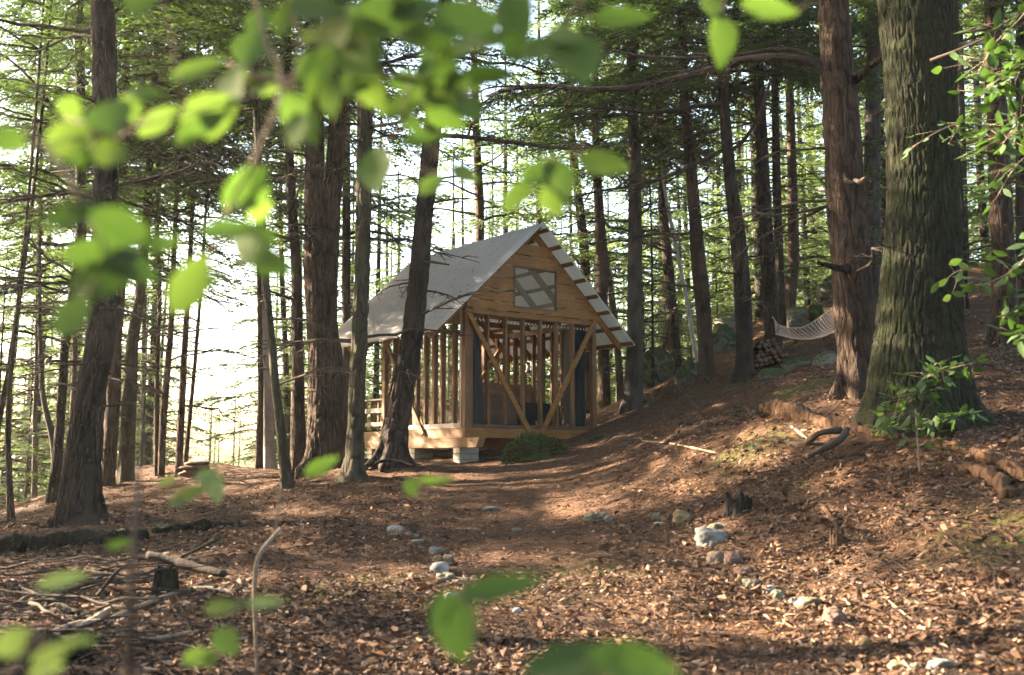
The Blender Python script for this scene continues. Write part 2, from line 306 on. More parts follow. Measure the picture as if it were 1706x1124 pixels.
gp+=[np.array(q,float) for q in [(-9,28,-2.6),(-4,29,-2.2),(1,29,-1.2),(-15,24,-3.2),(-14,16,-1.6),(-18,8,-1.6),(-10,6,-.2),(-8,0,-.1),(0,0,0),(6,0,.4),(10,6,2.2),(14,12,3.8),
 (-6,40,-6),(-25,35,-7),(6,36,-1.5),(14,34,5.2),(20,24,6.8),(20,45,7.5),(12,28,5.0),(30,30,9),(-30,10,-4),(0,60,-8),(-40,60,-12),(40,60,13),(50,10,9),(-60,0,-9),(0,-20,.5),(-25,-20,-1),(25,-20,3),
 (0,130,-10),(-100,100,-16),(110,110,16),(120,0,12),(-130,0,-14),(0,-120,0),(-100,-100,-8),(100,-100,8)]]
GPt=np.array(gp); _c=.8
def _phi(d2): return np.sqrt(d2+_c*_c)
_K=_phi(((GPt[:,None,:2]-GPt[None,:,:2])**2).sum(-1)); _n=len(GPt)
_A=np.zeros((_n+3,_n+3)); _A[:_n,:_n]=_K-np.eye(_n)*.25; _P=np.c_[np.ones(_n),GPt[:,:2]]; _A[:_n,_n:]=_P; _A[_n:,:_n]=_P.T
_W=np.linalg.solve(_A,np.r_[GPt[:,2],np.zeros(3)])
def gbase(x,y):
    x=np.atleast_1d(np.asarray(x,float)); y=np.atleast_1d(np.asarray(y,float)); sh=x.shape; x=x.ravel(); y=y.ravel(); out=np.empty(len(x))
    for i in range(0,len(x),40000):
        a,b=x[i:i+40000],y[i:i+40000]
        out[i:i+40000]=_phi((a[:,None]-GPt[:,0])**2+(b[:,None]-GPt[:,1])**2)@_W[:_n]+_W[_n]+_W[_n+1]*a+_W[_n+2]*b
    return out.reshape(sh)
def micro(x,y):
    near=np.exp(-((x**2+(y-10)**2)/900.))
    rough_=.5+.5*np.clip((np.abs(x-.3-.0*y)-1.0)/1.5,0,1)      # the trodden path up the middle is smoother
    return near*rough_*(.10*(vn(x*.9,y*.9,0,3)-.5)+.07*(vn(x*2.6,y*2.6,0,4)-.5)+.035*(vn(x*7,y*7,0,5)-.5)+.016*(vn(x*19,y*19,0,6)-.5))
def gz(x,y):
    r=gbase(x,y)+micro(np.atleast_1d(np.asarray(x,float)),np.atleast_1d(np.asarray(y,float)))
    return r if np.ndim(x) else float(r[0])
def ghit(px,py):
    """first point of the ground seen at a photo pixel"""
    Ds=np.arange(3.5,60,.05); P=np.array([pt(px,py,d) for d in Ds]); g=gbase(P[:,0],P[:,1])
    i=np.argmax(P[:,2]<=g); 
    if P[i,2]>g[i]: i=len(Ds)-1
    p=P[i].copy(); p[2]=g[i]; return p
u=np.linspace(-1,1,640); gx=3.2*np.sinh(4.7*u); gy=9+3.2*np.sinh(4.7*u)
GX,GY=np.meshgrid(gx,gy); GZ=gbase(GX,GY)+micro(GX,GY)
n=len(u); ii=(np.arange(n-1)[:,None]*n+np.arange(n-1)[None,:]).ravel()
gme=mesh_np('ground',np.c_[GX.ravel(),GY.ravel(),GZ.ravel()],[np.stack([ii,ii+1,ii+n+1,ii+n],-1)])
# moss patches: bumps of a smooth mask stored on the vertices
MOSS=[(610,975,.35),(545,995,.3),(960,965,.5),(900,968,.3),(660,1000,.2),(470,1000,.25),(1250,745,.4),(1690,900,.5),(1330,650,.5),(1230,640,.4),(210,1010,.35),(1150,660,.4)]
mk=np.zeros(GX.size); P0=np.c_[GX.ravel(),GY.ravel()]
for a,b,r_ in MOSS:
    q=ghit(a,b); d2=((P0-q[:2])**2).sum(1); mk=np.maximum(mk,np.exp(-d2/(r_*r_)))
at=gme.attributes.new('moss','FLOAT','POINT'); at.data.foreach_set('value',mk.astype(np.float32))
m=mat('forest_floor',rough=.95,spec=.1)
tc=coords(m); n1=noise(m,tc,1.1,6,.65); n2=noise(m,tc,9,8,.7); n3=noise(m,tc,55,6,.75)
c1=ramp(m,n2,[(.28,(.026,.015,.009)),(.5,(.066,.035,.018)),(.72,(.125,.071,.037))])
c2=mixc(m,.5,c1,ramp(m,n3,[(.35,(.020,.012,.008)),(.5,(.078,.043,.025)),(.7,(.16,.095,.060))]))
c3=mixc(m,ramp(m,n1,[(.42,(0,0,0)),(.62,(.5,.5,.5))]),c2,(.045,.027,.019))
a_=N(m,'Attribute'); a_.attribute_name='moss'
ms=N(m,'Math',operation='MULTIPLY'); L(m,a_.outputs['Fac'],ms.inputs[0]); L(m,ramp(m,noise(m,tc,7,5,.7),[(.42,(0,0,0)),(.58,(1,1,1))]),ms.inputs[1])
c4=mixc(m,ms.outputs[0],c3,(.07,.10,.02))
L(m,c4,bsdf(m).inputs['Base Color']); L(m,bump(m,n3,.7,.02,bump(m,n2,.8,.05)),bsdf(m).inputs['Normal'])
tag(link('ground',gme,m),kind='structure')

# ------------------------------------------------------------ tree builders
def extend(P,rr,top=17.0):
    """carry a traced trunk on above the photo's edge to its full height"""
    P=list(P); rr=list(rr); d=P[-1]-P[-2]; d=d/np.linalg.norm(d); d=d*.6+np.array([0,0,.4]); 
    z0=P[0][2]; r0=rr[-1]; zt=P[-1][2]; H=z0+top-zt; k=6
    for i in range(1,k+1):
        P.append(P[-1]+d/d[2]*H/k*np.array([1,1,1])); d=d*np.array([.5,.5,1]); rr.append(r0*(1-.85*i/k))
    return np.array(P),np.array(rr)
def trunk_np(P,rr,seg,step,amp,k,seed,flare=0,lobes=5,stretch=6.0,sink=.25,hi=7.0,ridge=1.3):
    """closed tapered tube with furrowed bark cut into the surface"""
    r=rng(seed); P=np.asarray(P,float); rr=np.asarray(rr,float)
    P=np.vstack([P[0]-(P[1]-P[0])/np.linalg.norm(P[1]-P[0])*sink,P]); rr=np.r_[rr[0]*1.05,rr]
    Q=cr(np.c_[P,rr],500); s=np.r_[0,np.cumsum(np.linalg.norm(np.diff(Q[:,:3],axis=0),axis=1))]
    cuts=np.unique(np.r_[np.arange(0,min(hi,s[-1]),step),np.arange(min(hi,s[-1]),s[-1],max(step*10,.4)),s[-1]])
    Q=np.stack([np.interp(cuts,s,Q[:,i]) for i in range(4)],1); n=len(Q)
    th=np.arange(seg)*2*np.pi/seg; C,S=np.cos(th)[None,:],np.sin(th)[None,:]; Rr=np.maximum(Q[:,3],.01)[:,None]; h=cuts[:,None]-sink
    rm=float(np.median(rr))
    # long wandering furrows
    wz=h/stretch; wx=.22*(vn(C*rm*k*.25,S*rm*k*.25,h*k*.2,seed+9)-.5)
    a=vn(C*rm*k+wx*3,S*rm*k+wx*3,wz*k,seed); b=vn(C*rm*k*2.1+5,S*rm*k*2.1,wz*k*2.1+3,seed+1)
    rid=1-np.abs(2*a-1)**.8*1.0; cr_=vn(C*rm*k*.7+9,S*rm*k*.7,h*k*.55,seed+4); rid=(1-np.clip(rid,0,1)**ridge)*.6+.2*b+.2*cr_
    LASTH[0]=(np.clip((rid-.15)/.55,0,1)+0*Rr).ravel()
    rad=Rr*(1+.05*(vn(C*1.3+3,S*1.3,h*.8,seed+3)-.5))+amp*(rid-.6)*np.clip(Rr/rm,.4,1.4)
    if flare:
        ph=r.uniform(0,6.28); lob=(np.cos(lobes*(th+ph)+1.3*np.sin(th*2+ph))[None,:]*.5+.5)**1.5
        rad=rad+flare*np.exp(-np.maximum(h,0)/.20)*lob*rm*1.0
    V=np.stack([Q[:,0][:,None]+rad*C,Q[:,1][:,None]+rad*S,Q[:,2][:,None]+0*rad],-1).reshape(-1,3)
    i=np.arange(n-1)[:,None]*seg; j=np.arange(seg)[None,:]; kk=(j+1)%seg
    Fq=np.stack([i+j,i+kk,i+seg+kk,i+seg+j],-1).reshape(-1,4)
    return V,[Fq]
def branch_np(r,Lb,rad,droop=.25,sub=5,rise=.15):
    """one bare drooping limb growing along +X from the origin"""
    mb=MB(); t=np.linspace(0,1,9); 
    wob=np.cumsum(r.normal(0,.022*Lb,(9,2)),axis=0); wob-=wob[0]
    P=np.c_[t*Lb,wob[:,0]*1.3,rise*Lb*t-droop*Lb*t**2+wob[:,1]*.6]
    mb.tube(P,rad*(1-t*.85)+.002,5,False)
    for i in range(sub):
        f=r.uniform(.2,.92); k=int(f*8); p=P[k]+(P[min(k+1,8)]-P[k])*(f*8-k); s=1 if i%2 else -1
        l=Lb*r.uniform(.22,.5)*(1.15-f); a=r.uniform(.5,1.1)*s; tt=np.linspace(0,1,5)
        w2=np.cumsum(r.normal(0,.03*l,(5,2)),axis=0)
        q=p+np.c_[np.cos(a)*l*tt,np.sin(a)*l*tt+w2[:,0],r.uniform(-.35,.15)*l*tt-.15*l*tt**2+w2[:,1]]
        mb.tube(q,rad*.35*(1-tt*.8)+.0015,4,False)
        for j in range(2):
            g=r.integers(1,4); l2=l*r.uniform(.3,.6); a2=a+r.choice([-1,1])*r.uniform(.5,1); tt=np.linspace(0,1,3)[:,None]
            mb.tube(q[g]+tt*l2*np.array([np.cos(a2),np.sin(a2),r.uniform(-.5,.1)]),[rad*.18+.001,rad*.12+.001,.001],3,False)
    V=np.concatenate(mb.v); return mesh_np('branch',V,[np.concatenate(f) for f in mb.f.values()])
rb=rng(77)
BR=[branch_np(rb,l,.012+.006*l,rb.uniform(.05,.4),int(3+3*l),rb.uniform(-.05,.25)) for l in (.5,.8,1.1,1.4,1.7,2.0,2.3,1.2,1.6,.9)]
for b in BR: b.materials.append(M['deadwood'])
def quads(P,D_,Nn,l,wd):
    """lozenge needles sprays: base P, direction D_, normal Nn"""
    S_=np.cross(D_,Nn); S_/=np.linalg.norm(S_,axis=1)[:,None]+1e-9
    mid=P+D_*(l*.45)[:,None]
    return np.stack([P,mid+S_*wd[:,None],P+D_*l[:,None],mid-S_*wd[:,None]],1).reshape(-1,3)
def crown_mesh(seed,H,base,Rm,nl,leafl=.085,leafw=.012,bl_step=.13,sp_step=.045,lean=.0,name='crown'):
    r=rng(seed); VV=[]; tb=MB()
    for i in range(nl):
        t=(i+r.uniform(0,1))/nl; z=base+(H-base)*t**1.15; az=i*2.4+r.uniform(-.5,.5)
        Lm=Rm*((1-t)**.75*.95+.06)*r.uniform(.6,1.1)
        k=max(4,int(Lm/.25)); tt=np.linspace(0,1,k); up=r.uniform(.0,.25)+.35*t; dr=r.uniform(.2,.5)
        wob=np.cumsum(r.normal(0,.03*Lm,(k,2)),axis=0); wob-=wob[0]
        d=np.array([math.cos(az),math.sin(az),0]); sdv=np.array([-math.sin(az),math.cos(az),0])
        P=np.array([0,0,z])+np.outer(tt*Lm,d)+np.outer(wob[:,0],sdv)+np.outer(up*Lm*tt-dr*Lm*tt**2+wob[:,1]*.4,[0,0,1])
        tb.tube(P,(.010+.007*Lm)*(1-tt*.85)+.002,4,False)
        f0=.12 if r.random()<.7 else .4; s=f0*Lm
        while s<Lm:
            f=s/Lm; k0=min(int(f*(k-1)),k-2); p=P[k0]+(P[k0+1]-P[k0])*(f*(k-1)-k0); s+=bl_step*r.uniform(.6,1.5)
            for sg in (-1,1):
                if r.random()<.12: continue
                bl=(Lm*.42*(1-f)**.7+.10)*r.uniform(.55,1.15); a=r.uniform(.7,1.15)*sg
                bd=d*math.cos(a)+sdv*math.sin(a)+np.array([0,0,r.uniform(-.28,.06)]); bd/=np.linalg.norm(bd)
                m_=max(3,int(bl/sp_step)); q=(np.arange(m_)+.5)/m_
                pos=p+np.outer(q*bl,bd)+np.outer(-.22*bl*q**2,[0,0,1])
                sid=np.cross(bd,[0,0,1.]); sid/=np.linalg.norm(sid)
                for s2 in (-1,1):
                    an=r.uniform(.5,1.0,m_)*s2; dd=bd[None]*np.cos(an)[:,None]+sid[None]*np.sin(an)[:,None]+np.array([0,0,1.])*r.uniform(-.35,.12,m_)[:,None]
                    nn=np.array([0,0,1.])+r.normal(0,.35,(m_,3)); ll=leafl*(1.25-q*.6)*r.uniform(.6,1.3,m_)
                    VV.append(quads(pos+r.normal(0,.01,(m_,3)),dd,nn,ll,leafw*r.uniform(.7,1.3,m_)))
    V1=np.concatenate(VV); nq=len(V1)//4; F1=np.arange(nq*4).reshape(-1,4)
    V2=np.concatenate(tb.v); F2=np.concatenate(tb.f[4])+len(V1)
    me=mesh_np(name,np.vstack([V1,V2]),[F1,F2],np.r_[np.zeros(nq),np.ones(len(F2))],smooth=False)
    return me
CR=[crown_mesh(100+i,13+i%3,0,3.3+.3*(i%2),64,.095,.019,.115,.036) for i in range(5)]
for c in CR: c.materials.append(M['needles']); c.materials.append(M['deadwood'])
CT=[crown_mesh(400+i,13+i%3,0,3.1+.3*(i%2),54,.095,.015,.13,.043) for i in range(5)]
for c in CT: c.materials.append(M['needles']); c.materials.append(M['deadwood'])
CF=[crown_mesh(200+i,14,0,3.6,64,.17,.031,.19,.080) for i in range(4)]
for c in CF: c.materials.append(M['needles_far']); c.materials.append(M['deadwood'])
CS=[crown_mesh(300+i,5.0,0,1.5,26,.10,.014,.14,.05) for i in range(2)]
for c in CS: c.materials.append(M['needles']); c.materials.append(M['deadwood'])

nb=0
def add_branches(root,P,rr,r,z0,z1,cnt,arr=None):
    """bare limbs on the trunk between two heights"""
    global nb
    B=np.array(root.location)
    for i in range(cnt):
        z=r.uniform(z0,z1); zz=P[:,2]
        p=np.array([np.interp(z,zz,P[:,0]),np.interp(z,zz,P[:,1]),z]); rad=np.interp(z,zz,rr)
        me=BR[r.integers(0,len(BR))]; o=bpy.data.objects.new('branch',me); COL.objects.link(o); o.parent=root
        a=r.uniform(0,6.28); o.location=tuple(p-B+np.array([math.cos(a),math.sin(a),0])*rad*.6); s=r.uniform(.7,1.2)
        o.rotation_euler=(r.uniform(-.2,.2),r.uniform(-.15,.2),a); o.scale=(s,s,s); nb+=1
rt=rng(5); ROOTS=[]
for i,(nm,D,bk,cb,path,lab) in enumerate(TR):
    P=np.array([pt(a,b,D) for a,b,_ in path]); rr=np.array([c*pxm(D)/2 for _,_,c in path])
    P[0][2]=gz(P[0][0],P[0][1]); 
    if P[1][2]<P[0][2]+.05: P[1][2]=P[0][2]+.1
    P,rr=extend(P,rr,17+rt.uniform(-1,2)); base=P[0].copy()
    root=empty(nm,base); tag(root,lab,'tree'); ROOTS.append(root)
    near=D<17; big=near and path[3][2]>24
    seg=150 if big else (40 if near else 24); st=.02 if big else (.07 if near else .15)
    V,Fs=trunk_np(P-base,rr,seg,st,.036 if big else .014,19 if big else 15,i*7,stretch=4.0,flare=1.0 if big else .5,lobes=5)
    link('trunk',mesh_np('trunk',V,Fs,att=LASTH[0]),M[bk],root)
    me=(CT if D<17 else (CR if D<23 else CF))[rt.integers(0,4)]
    c=bpy.data.objects.new('crown',me); COL.objects.link(c); c.parent=root
    zc=base[2]+cb; px_,py_=np.interp(zc,P[:,2],P[:,0]),np.interp(zc,P[:,2],P[:,1])
    c.location=(px_-base[0],py_-base[1],cb); c.rotation_euler=(0,0,rt.uniform(0,6.28)); s=rt.uniform(.85,1.05); c.scale=(s,s,s*.95)
    add_branches(root,P,rr,rt,base[2]+1.3,base[2]+cb+.8,int(13 if D<19 else 10))
# the forked pine and the giant oak
D=FORK['D']; P=np.array([pt(a,b,D) for a,b,_ in FORK['main']]); P[0][2]=gz(P[0][0],P[0][1]); base=P[0].copy(); rr=np.array([c*pxm(D)/2 for *_,c in FORK['main']])
fk=empty('pine_tree',base); tag(fk,'big reddish trunk that forks in two, left of the cabin roof','tree')
V,Fs=trunk_np(P-base,rr,230,.018,.038,18,900,stretch=4.0,flare=.7,lobes=6); link('trunk',mesh_np('trunk',V,Fs,att=LASTH[0]),M['bark_red'],fk)
for q,ky in enumerate(('left','right')):
    P=np.array([pt(a,b,D-.05+.1*q) for a,b,_ in FORK[ky]]); rr=np.array([c*pxm(D)/2 for *_,c in FORK[ky]]); P,rr=extend(P,rr,13)
    V,Fs=trunk_np(P-base,rr,150,.018,.034,18,910+q,stretch=4.0,sink=.3); link('stem',mesh_np('stem',V,Fs,att=LASTH[0]),M['bark_red'],fk)
    add_branches(fk,P,rr,rt,base[2]+3.2,base[2]+6,5)
    c=bpy.data.objects.new('crown',CT[q]); COL.objects.link(c); c.parent=fk; c.location=(P[5][0]-base[0],P[5][1]-base[1],6.2)
D=OAK['D']; P=np.array([pt(a,b,D) for a,b,_ in OAK['path']]); P[0][2]=gz(P[0][0],P[0][1])-.05; base=P[0].copy(); rr=np.array([c*pxm(D)/2 for *_,c in OAK['path']])
P,rr=extend(P,rr,15); oak=empty('oak_tree',base); tag(oak,'giant oak with deeply furrowed mossy bark and flaring roots at the right','tree')
V,Fs=trunk_np(P-base,rr,600,.014,.040,30,950,flare=.45,lobes=4,stretch=4,hi=5.4,ridge=1.6); link('trunk',mesh_np('trunk',V,Fs,att=LASTH[0]),M['bark_oak'],oak)
c=bpy.data.objects.new('crown',CR[2]); COL.objects.link(c); c.parent=oak; c.location=(0,0,6.5); c.scale=(1.3,1.3,1)
# ------------------------------------------------------------ background woods
def far_tree(x,y,lab,grp,r,dense=0,nm='hemlock_tree'):
    z=gz(x,y); root=empty(nm,(x,y,z)); tag(root,lab,'tree',grp)
    o=bpy.data.objects.new('trunk',FT[r.integers(0,len(FT))]); COL.objects.link(o); o.parent=root; s=r.uniform(.65,1.15); o.scale=(s*1.1,s*1.1,1); o.rotation_euler=(0,0,r.uniform(0,6))
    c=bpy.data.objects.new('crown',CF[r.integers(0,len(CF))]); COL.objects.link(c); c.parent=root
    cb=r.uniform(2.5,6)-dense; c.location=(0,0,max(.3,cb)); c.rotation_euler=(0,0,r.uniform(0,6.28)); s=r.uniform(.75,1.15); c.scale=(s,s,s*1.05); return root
FT=[]
for q in range(5):
    rr_=rng(40+q); H=17; zz=np.linspace(0,H,9); P=np.c_[np.cumsum(rr_.normal(0,.05,9)),np.cumsum(rr_.normal(0,.05,9)),zz]
    V,Fs=trunk_np(P,.16*(1-zz/H*.85),14,.25,.012,9,q,flare=.4)
    mb=MB(); mb.add(V,Fs)
    for j in range(16):
        b=BR[rr_.integers(0,len(BR))]; n_=len(b.vertices); vv=np.empty(n_*3); b.vertices.foreach_get('co',vv); vv=vv.reshape(-1,3)*rr_.uniform(.9,1.5)
        a=rr_.uniform(0,6.28); Rz=np.array([[math.cos(a),-math.sin(a),0],[math.sin(a),math.cos(a),0],[0,0,1]]); z=rr_.uniform(1,8)
        vv=vv@Rz.T+np.array([0,0,z]); fs=[list(p.vertices) for p in b.polygons]; mb.add(vv,[[f for f in fs if len(f)==4]])
    V=np.concatenate(mb.v); me=mesh_np('trunk',V,[np.concatenate(f) for f in mb.f.values()]); me.materials.append(M['bark_grey' if q%2 else 'bark_pine']); FT.append(me)
rf=rng(12)
LM=[(-400,'the area outside the frame'),(0,'the left edge'),(170,'the thick left trunk'),(228,'the mossy bent trunk'),(312,'the slim trunk in the glare'),(440,'the pale grey trunk'),(540,'the forked trunk'),(603,'the upright mossy trunk'),(705,'the leaning trunk'),(797,'the trunk behind the roof'),(890,'the cabin peak'),(1003,'the trunk right of the gable'),(1057,'the straight grey trunk'),(1165,'the sunlit trunk'),(1235,'the trunk by the firewood'),(1285,'the left hammock trunk'),(1410,'the thick hammock trunk'),(1530,'the giant oak'),(1672,'the dark red trunk'),(1706,'the right edge'),(2200,'the area outside the frame')]
def gap_label(px,D):
    i=max(k for k in range(len(LM)-1) if LM[k][0]<=px); far_='far off hazy hemlock' if D>44 else 'distant hemlock'
    return far_+' between '+LM[i][1]+' and '+LM[i+1][1]
occ=[pt(t[4][0][0],766,t[1])[:2] for t in TR]
def scatter(cnt,xpx,Ds,lab,grp,dense=0,gap=None):
    k=0; tries=0
    while k<cnt and tries<cnt*40:
        tries+=1; px=rf.uniform(*xpx); D=rf.uniform(*Ds); p=pt(px,766,D)
        if gap and gap[0]<px<gap[1]: continue
        if any((p[0]-o[0])**2+(p[1]-o[1])**2<2.2 for o in occ): continue
        occ.append(p[:2]); lb=gap_label(px,D) if not lab.startswith('low') and not lab.startswith('far') else lab; far_tree(p[0],p[1],lb,lb.replace('hemlock ','hemlocks ',1) if lb!=lab else grp,rf,dense); k+=1
scatter(30,(-120,500),(28,60),'distant hemlock down the slope left of the cabin, hazy and backlit','distant hemlocks down the slope left of the cabin',2.0,(270,430))
scatter(36,(-120,262),(28,58),'low boughed hemlock in the pale valley at far left','low boughed hemlocks in the valley',6)
scatter(10,(450,600),(30,58),'low boughed hemlock beyond the forked trunk and the thin leaning one','low boughed hemlocks beyond the forked trunk',6)
scatter(16,(600,1120),(34,64),'low boughed hemlock in the hollow behind the cabin','low boughed hemlocks behind the cabin',5)
scatter(9,(230,460),(60,85),'far hemlock pale in the glare low behind the slope','far hemlocks pale in the glare',4.5)
scatter(46,(500,1060),(28,62),'distant hemlock in the wood behind the cabin roof','distant hemlocks behind the cabin',3.2)
scatter(50,(1060,1480),(27,62),'distant hemlock in the wood up the slope behind the hammock','distant hemlocks behind the hammock',3)
scatter(14,(1480,1850),(25,50),'distant hemlock on the hilltop at the right edge','distant hemlocks on the right hilltop',3)
# understory: young hemlocks filling the gaps below the crowns
for q,(px,D,h,lab) in enumerate([(-10,19,1.0,'young feathery hemlock at the left edge of the photo'),(45,26,1.3,'young hemlock behind the thin grey trunk at far left'),(235,24,.8,'young hemlock right of the mossy bent trunk'),(890,27,1.2,'young hemlock behind the gable of the cabin'),
  (745,26,1.3,'young hemlock behind the cabin roof slope'),(1090,21.5,1.15,'low hemlock sapling with layered boughs left of the tall lit trunk'),(1115,26,1.2,'young hemlock far behind the round green boulder'),(1450,17,1.0,'young hemlock in the gap between the hammock tree and the oak'),(1200,30,1.1,'young hemlock beyond the flat mossy rock'),(640,28,1.5,'young hemlock behind the left end of the cabin roof'),
  (1625,19,.9,'young hemlock between the oak and the dark red trunk')]):
    p=pt(px,766,D); z=gz(p[0],p[1]); root=empty('hemlock_sapling',(p[0],p[1],z)); tag(root,lab,'sapling')
    mb=MB(); mb.tube([(0,0,-.1),(0.02,0,2.5*h),(0,.03,5*h)],[.035,.022,.006],7); mb.build('trunk',M['bark_grey'],root,smooth=True)
    c=bpy.data.objects.new('crown',CS[q%2]); COL.objects.link(c); c.parent=root; c.location=(0,0,.3); c.scale=(h,h,h); c.rotation_euler=(0,0,q)
# unseen trees added at the sides and behind to block sun and sky
side=[(-11,14.5,4.2),(-15.5,15.9,4.5)]  # two extra crowns added to keep sun off the oak
ro=rng(SIDE_SEED)
def put(cnt,f,cbr,sep):
    k_=0; t_=0
    while k_<cnt and t_<4000:
        t_+=1; x,y,ok=f()
        if not ok or any((x-a)**2+(y-b)**2<sep for a,b,_ in side): continue
        side.append((x,y,ro.uniform(*cbr))); k_+=1
def fl():
    x=ro.uniform(-34,-9); y=ro.uniform(-2,22); return x,y,x<-.55*y-3.5 and not(y<6.5 and x>-16)
def fb_():
    a=ro.uniform(R(75),R(290)); d=ro.uniform(9,40); x,y=math.sin(a)*d,math.cos(a)*d
    return x,y,(abs(x)>.62*y+6.5) and not (x<-6 and y>-2)
put(SIDE_N,fl,(2.5,7.0),5); put(58,fb_,(1.0,5.0),5)  # left crowns added for sun dapples, ring behind the camera to cut sky light
for q,(x,y,cb) in enumerate(side):
    z=gz(x,y); root=empty('hemlock_tree',(x,y,z)); tag(root,'unseen hemlock added around the view so that its crown shades the slope','tree','unseen hemlocks added around the clearing for shade')
    o=bpy.data.objects.new('trunk',FT[q%5]); COL.objects.link(o); o.parent=root
    c=bpy.data.objects.new('crown',CR[q%5] if q<SIDE_N+2 else CF[q%4]); COL.objects.link(c); c.parent=root; c.location=(0,0,cb); c.rotation_euler=(0,0,q*1.3); c.scale=(1.05,1.05,1.0)

# ------------------------------------------------------------ cabin
YAW=.6532; A0=np.array([-.7953,17.3293,.5389+CZ])
UA=np.array([math.cos(YAW),math.sin(YAW),0]); UB=np.array([-math.sin(YAW),math.cos(YAW),0])
def proj(P):
    X,Y,Z=P[0],P[1],P[2]-CZ; d=Y*math.cos(TH)+Z*math.sin(TH); return 853+F*X/d,562-F*(-Y*math.sin(TH)+Z*math.cos(TH))/d
def on_front(px,py,b=0):
    """cabin-frame (a,c) of a photo pixel on the plane b"""
    o=np.array([0,0,CZ]); d=pt(px,py,1.0)-o; nrm=UB; t=((A0+UB*b-o)@nrm)/(d@nrm); q=o+d*t-A0; return q@UA,q[2]
def on_side(px,py,a=0):
    o=np.array([0,0,CZ]); d=pt(px,py,1.0)-o; t=((A0+UA*a-o)@UA)/(d@UA); q=o+d*t-A0; return q@UB,q[2]
cab=empty('cabin',A0,YAW); tag(cab,'small open timber frame cabin with corrugated translucent gable roof','cabin')
W,DB,DP=3.0,2.78,3.62; H=2.068; HR=3.6845; SL=.926; OH=.308; RL=4.417; EL,ER=.784,.732
def roof_c(a): return HR-abs(a-W/2)*SL
# floor, beams, piers
mb=MB()
for b in np.arange(0,DP-.1,.14): mb.box((.045,b+.045,-.03),(W-.045,b+.18,-.002))
mb.build('floor_deck',M['pine_b'],cab)
MB().box((0,-.0,-.165),(W,.042,0)).build('rim_joist',M['pine_b'],cab,bevel=.003)
MB().box((0,.044,-.165),(.042,DP,-.001)).build('rim_joist',M['pine_d'],cab,bevel=.003)
MB().box((W-.042,.044,-.165),(W,DP,-.001)).build('rim_joist',M['pine_d'],cab)
MB().box((.044,DP-.042,-.165),(W-.044,DP,-.001)).build('rim_joist',M['pine_b'],cab)
for a in (-.03,1.45,2.86):
    f=-.46 if a<0 else .05
    bm=MB(); V=np.array([[a,f,-.168],[a,f+.09,-.33],[a,DP+.15,-.33],[a,DP+.15,-.168]]); V=np.vstack([V,V+[.14,0,0]])
    bm.add(V,[[[3,2,1,0],[4,5,6,7],[0,1,5,4],[1,2,6,5],[2,3,7,6],[3,0,4,7]]]); bm.build('beam',M['pine_d'],cab,bevel=.003)
block=mat('concrete_block',rough=.95,spec=.1); cc=coords(block); nn_=noise(block,cc,40,6,.7)
L(block,ramp(block,nn_,[(.3,(.20,.17,.14)),(.7,(.36,.31,.26))]),bsdf(block).inputs['Base Color']); L(block,bump(block,nn_,.5,.01),bsdf(block).inputs['Normal'])
for a,b in ((0,.12),(0,1.55),(0,3.1),(1.4,.3),(1.4,1.6),(1.4,3.1),(2.65,1.7),(2.65,3.1)):
    for k in range(4):
        c0=-.331-.105*k; MB().box((a-.02,b,c0-.1),(a+.38,b+.2,c0)).build('pier_block',block,cab,bevel=.006)
# posts and plates
def board(nm,p,q,wd,th,up,mt='pine_v',bev=.003): return MB().bar(p,q,wd,th,up).build(nm,M[mt],cab,bevel=bev)
MB().box((.0,0,.0),(.10,.10,H+.15)).build('corner_post',M['pine_v'],cab,bevel=.004)
MB().box((.105,.004,.0),(.165,.098,H-.03)).build('corner_post',M['pine_v'],cab,bevel=.004)
MB().box((-.012,.103,.0),(.09,.145,H)).build('stud',M['pale_stud'],cab,bevel=.003)
MB().box((W-.10,0,.0),(W,.10,H+.1)).build('corner_post',M['pine_v'],cab,bevel=.004)
MB().box((0,DB-.10,.0),(.10,DB,H+.15)).build('corner_post',M['pine_v'],cab,bevel=.004)
MB().box((W-.10,DB-.10,.0),(W,DB,H+.1)).build('corner_post',M['pine_v'],cab,bevel=.004)
for nm,a,b in (('top_plate',(.17,.01,H-.10),(W-.105,.09,H-.004)),('bottom_plate',(.17,.012,.002),(W-.105,.088,.07)),
  ('top_plate',(.105,DB-.09,H-.10),(W-.105,DB-.01,H-.004)),('bottom_plate',(.105,DB-.09,.002),(W-.105,DB-.01,.045))): MB().box(a,b).build(nm,M['dark_wood' if nm[0]=='b' else 'pine_b'],cab,bevel=.003)
MB().box((-.010,.15,.002),(.09,DB-.105,.085)).build('sill',M['pale_stud'],cab,bevel=.003)
MB().box((.0,.15,H-.24),(.045,DB-.105,H-.02)).build('top_plate',M['pine_d'],cab,bevel=.003)
MB().box((W-.09,.105,.002),(W,DB-.105,.045)).build('bottom_plate',M['pine_d'],cab)
MB().box((W-.09,.105,H-.10),(W,DB-.105,H)).build('top_plate',M['pine_d'],cab)
for x in (815,845,874,903,930,957):
    a,_=on_front(x,620); MB().box((a-.022,.015,.072),(a+.022,.104,H-.102)).build('stud',M['pine_v'],cab,bevel=.002)
for k in range(8):
    a=.30+k*(W-.6)/7; MB().box((a-.022,DB-.098,.047),(a+.022,DB-.012,H-.102)).build('stud',M['pine_v'],cab)
for k in range(8):
    b=.33+k*.30
    if b<DB-.15: MB().box((W-.095,b-.022,.047),(W-.004,b+.022,H-.102)).build('stud',M['pine_v'],cab)
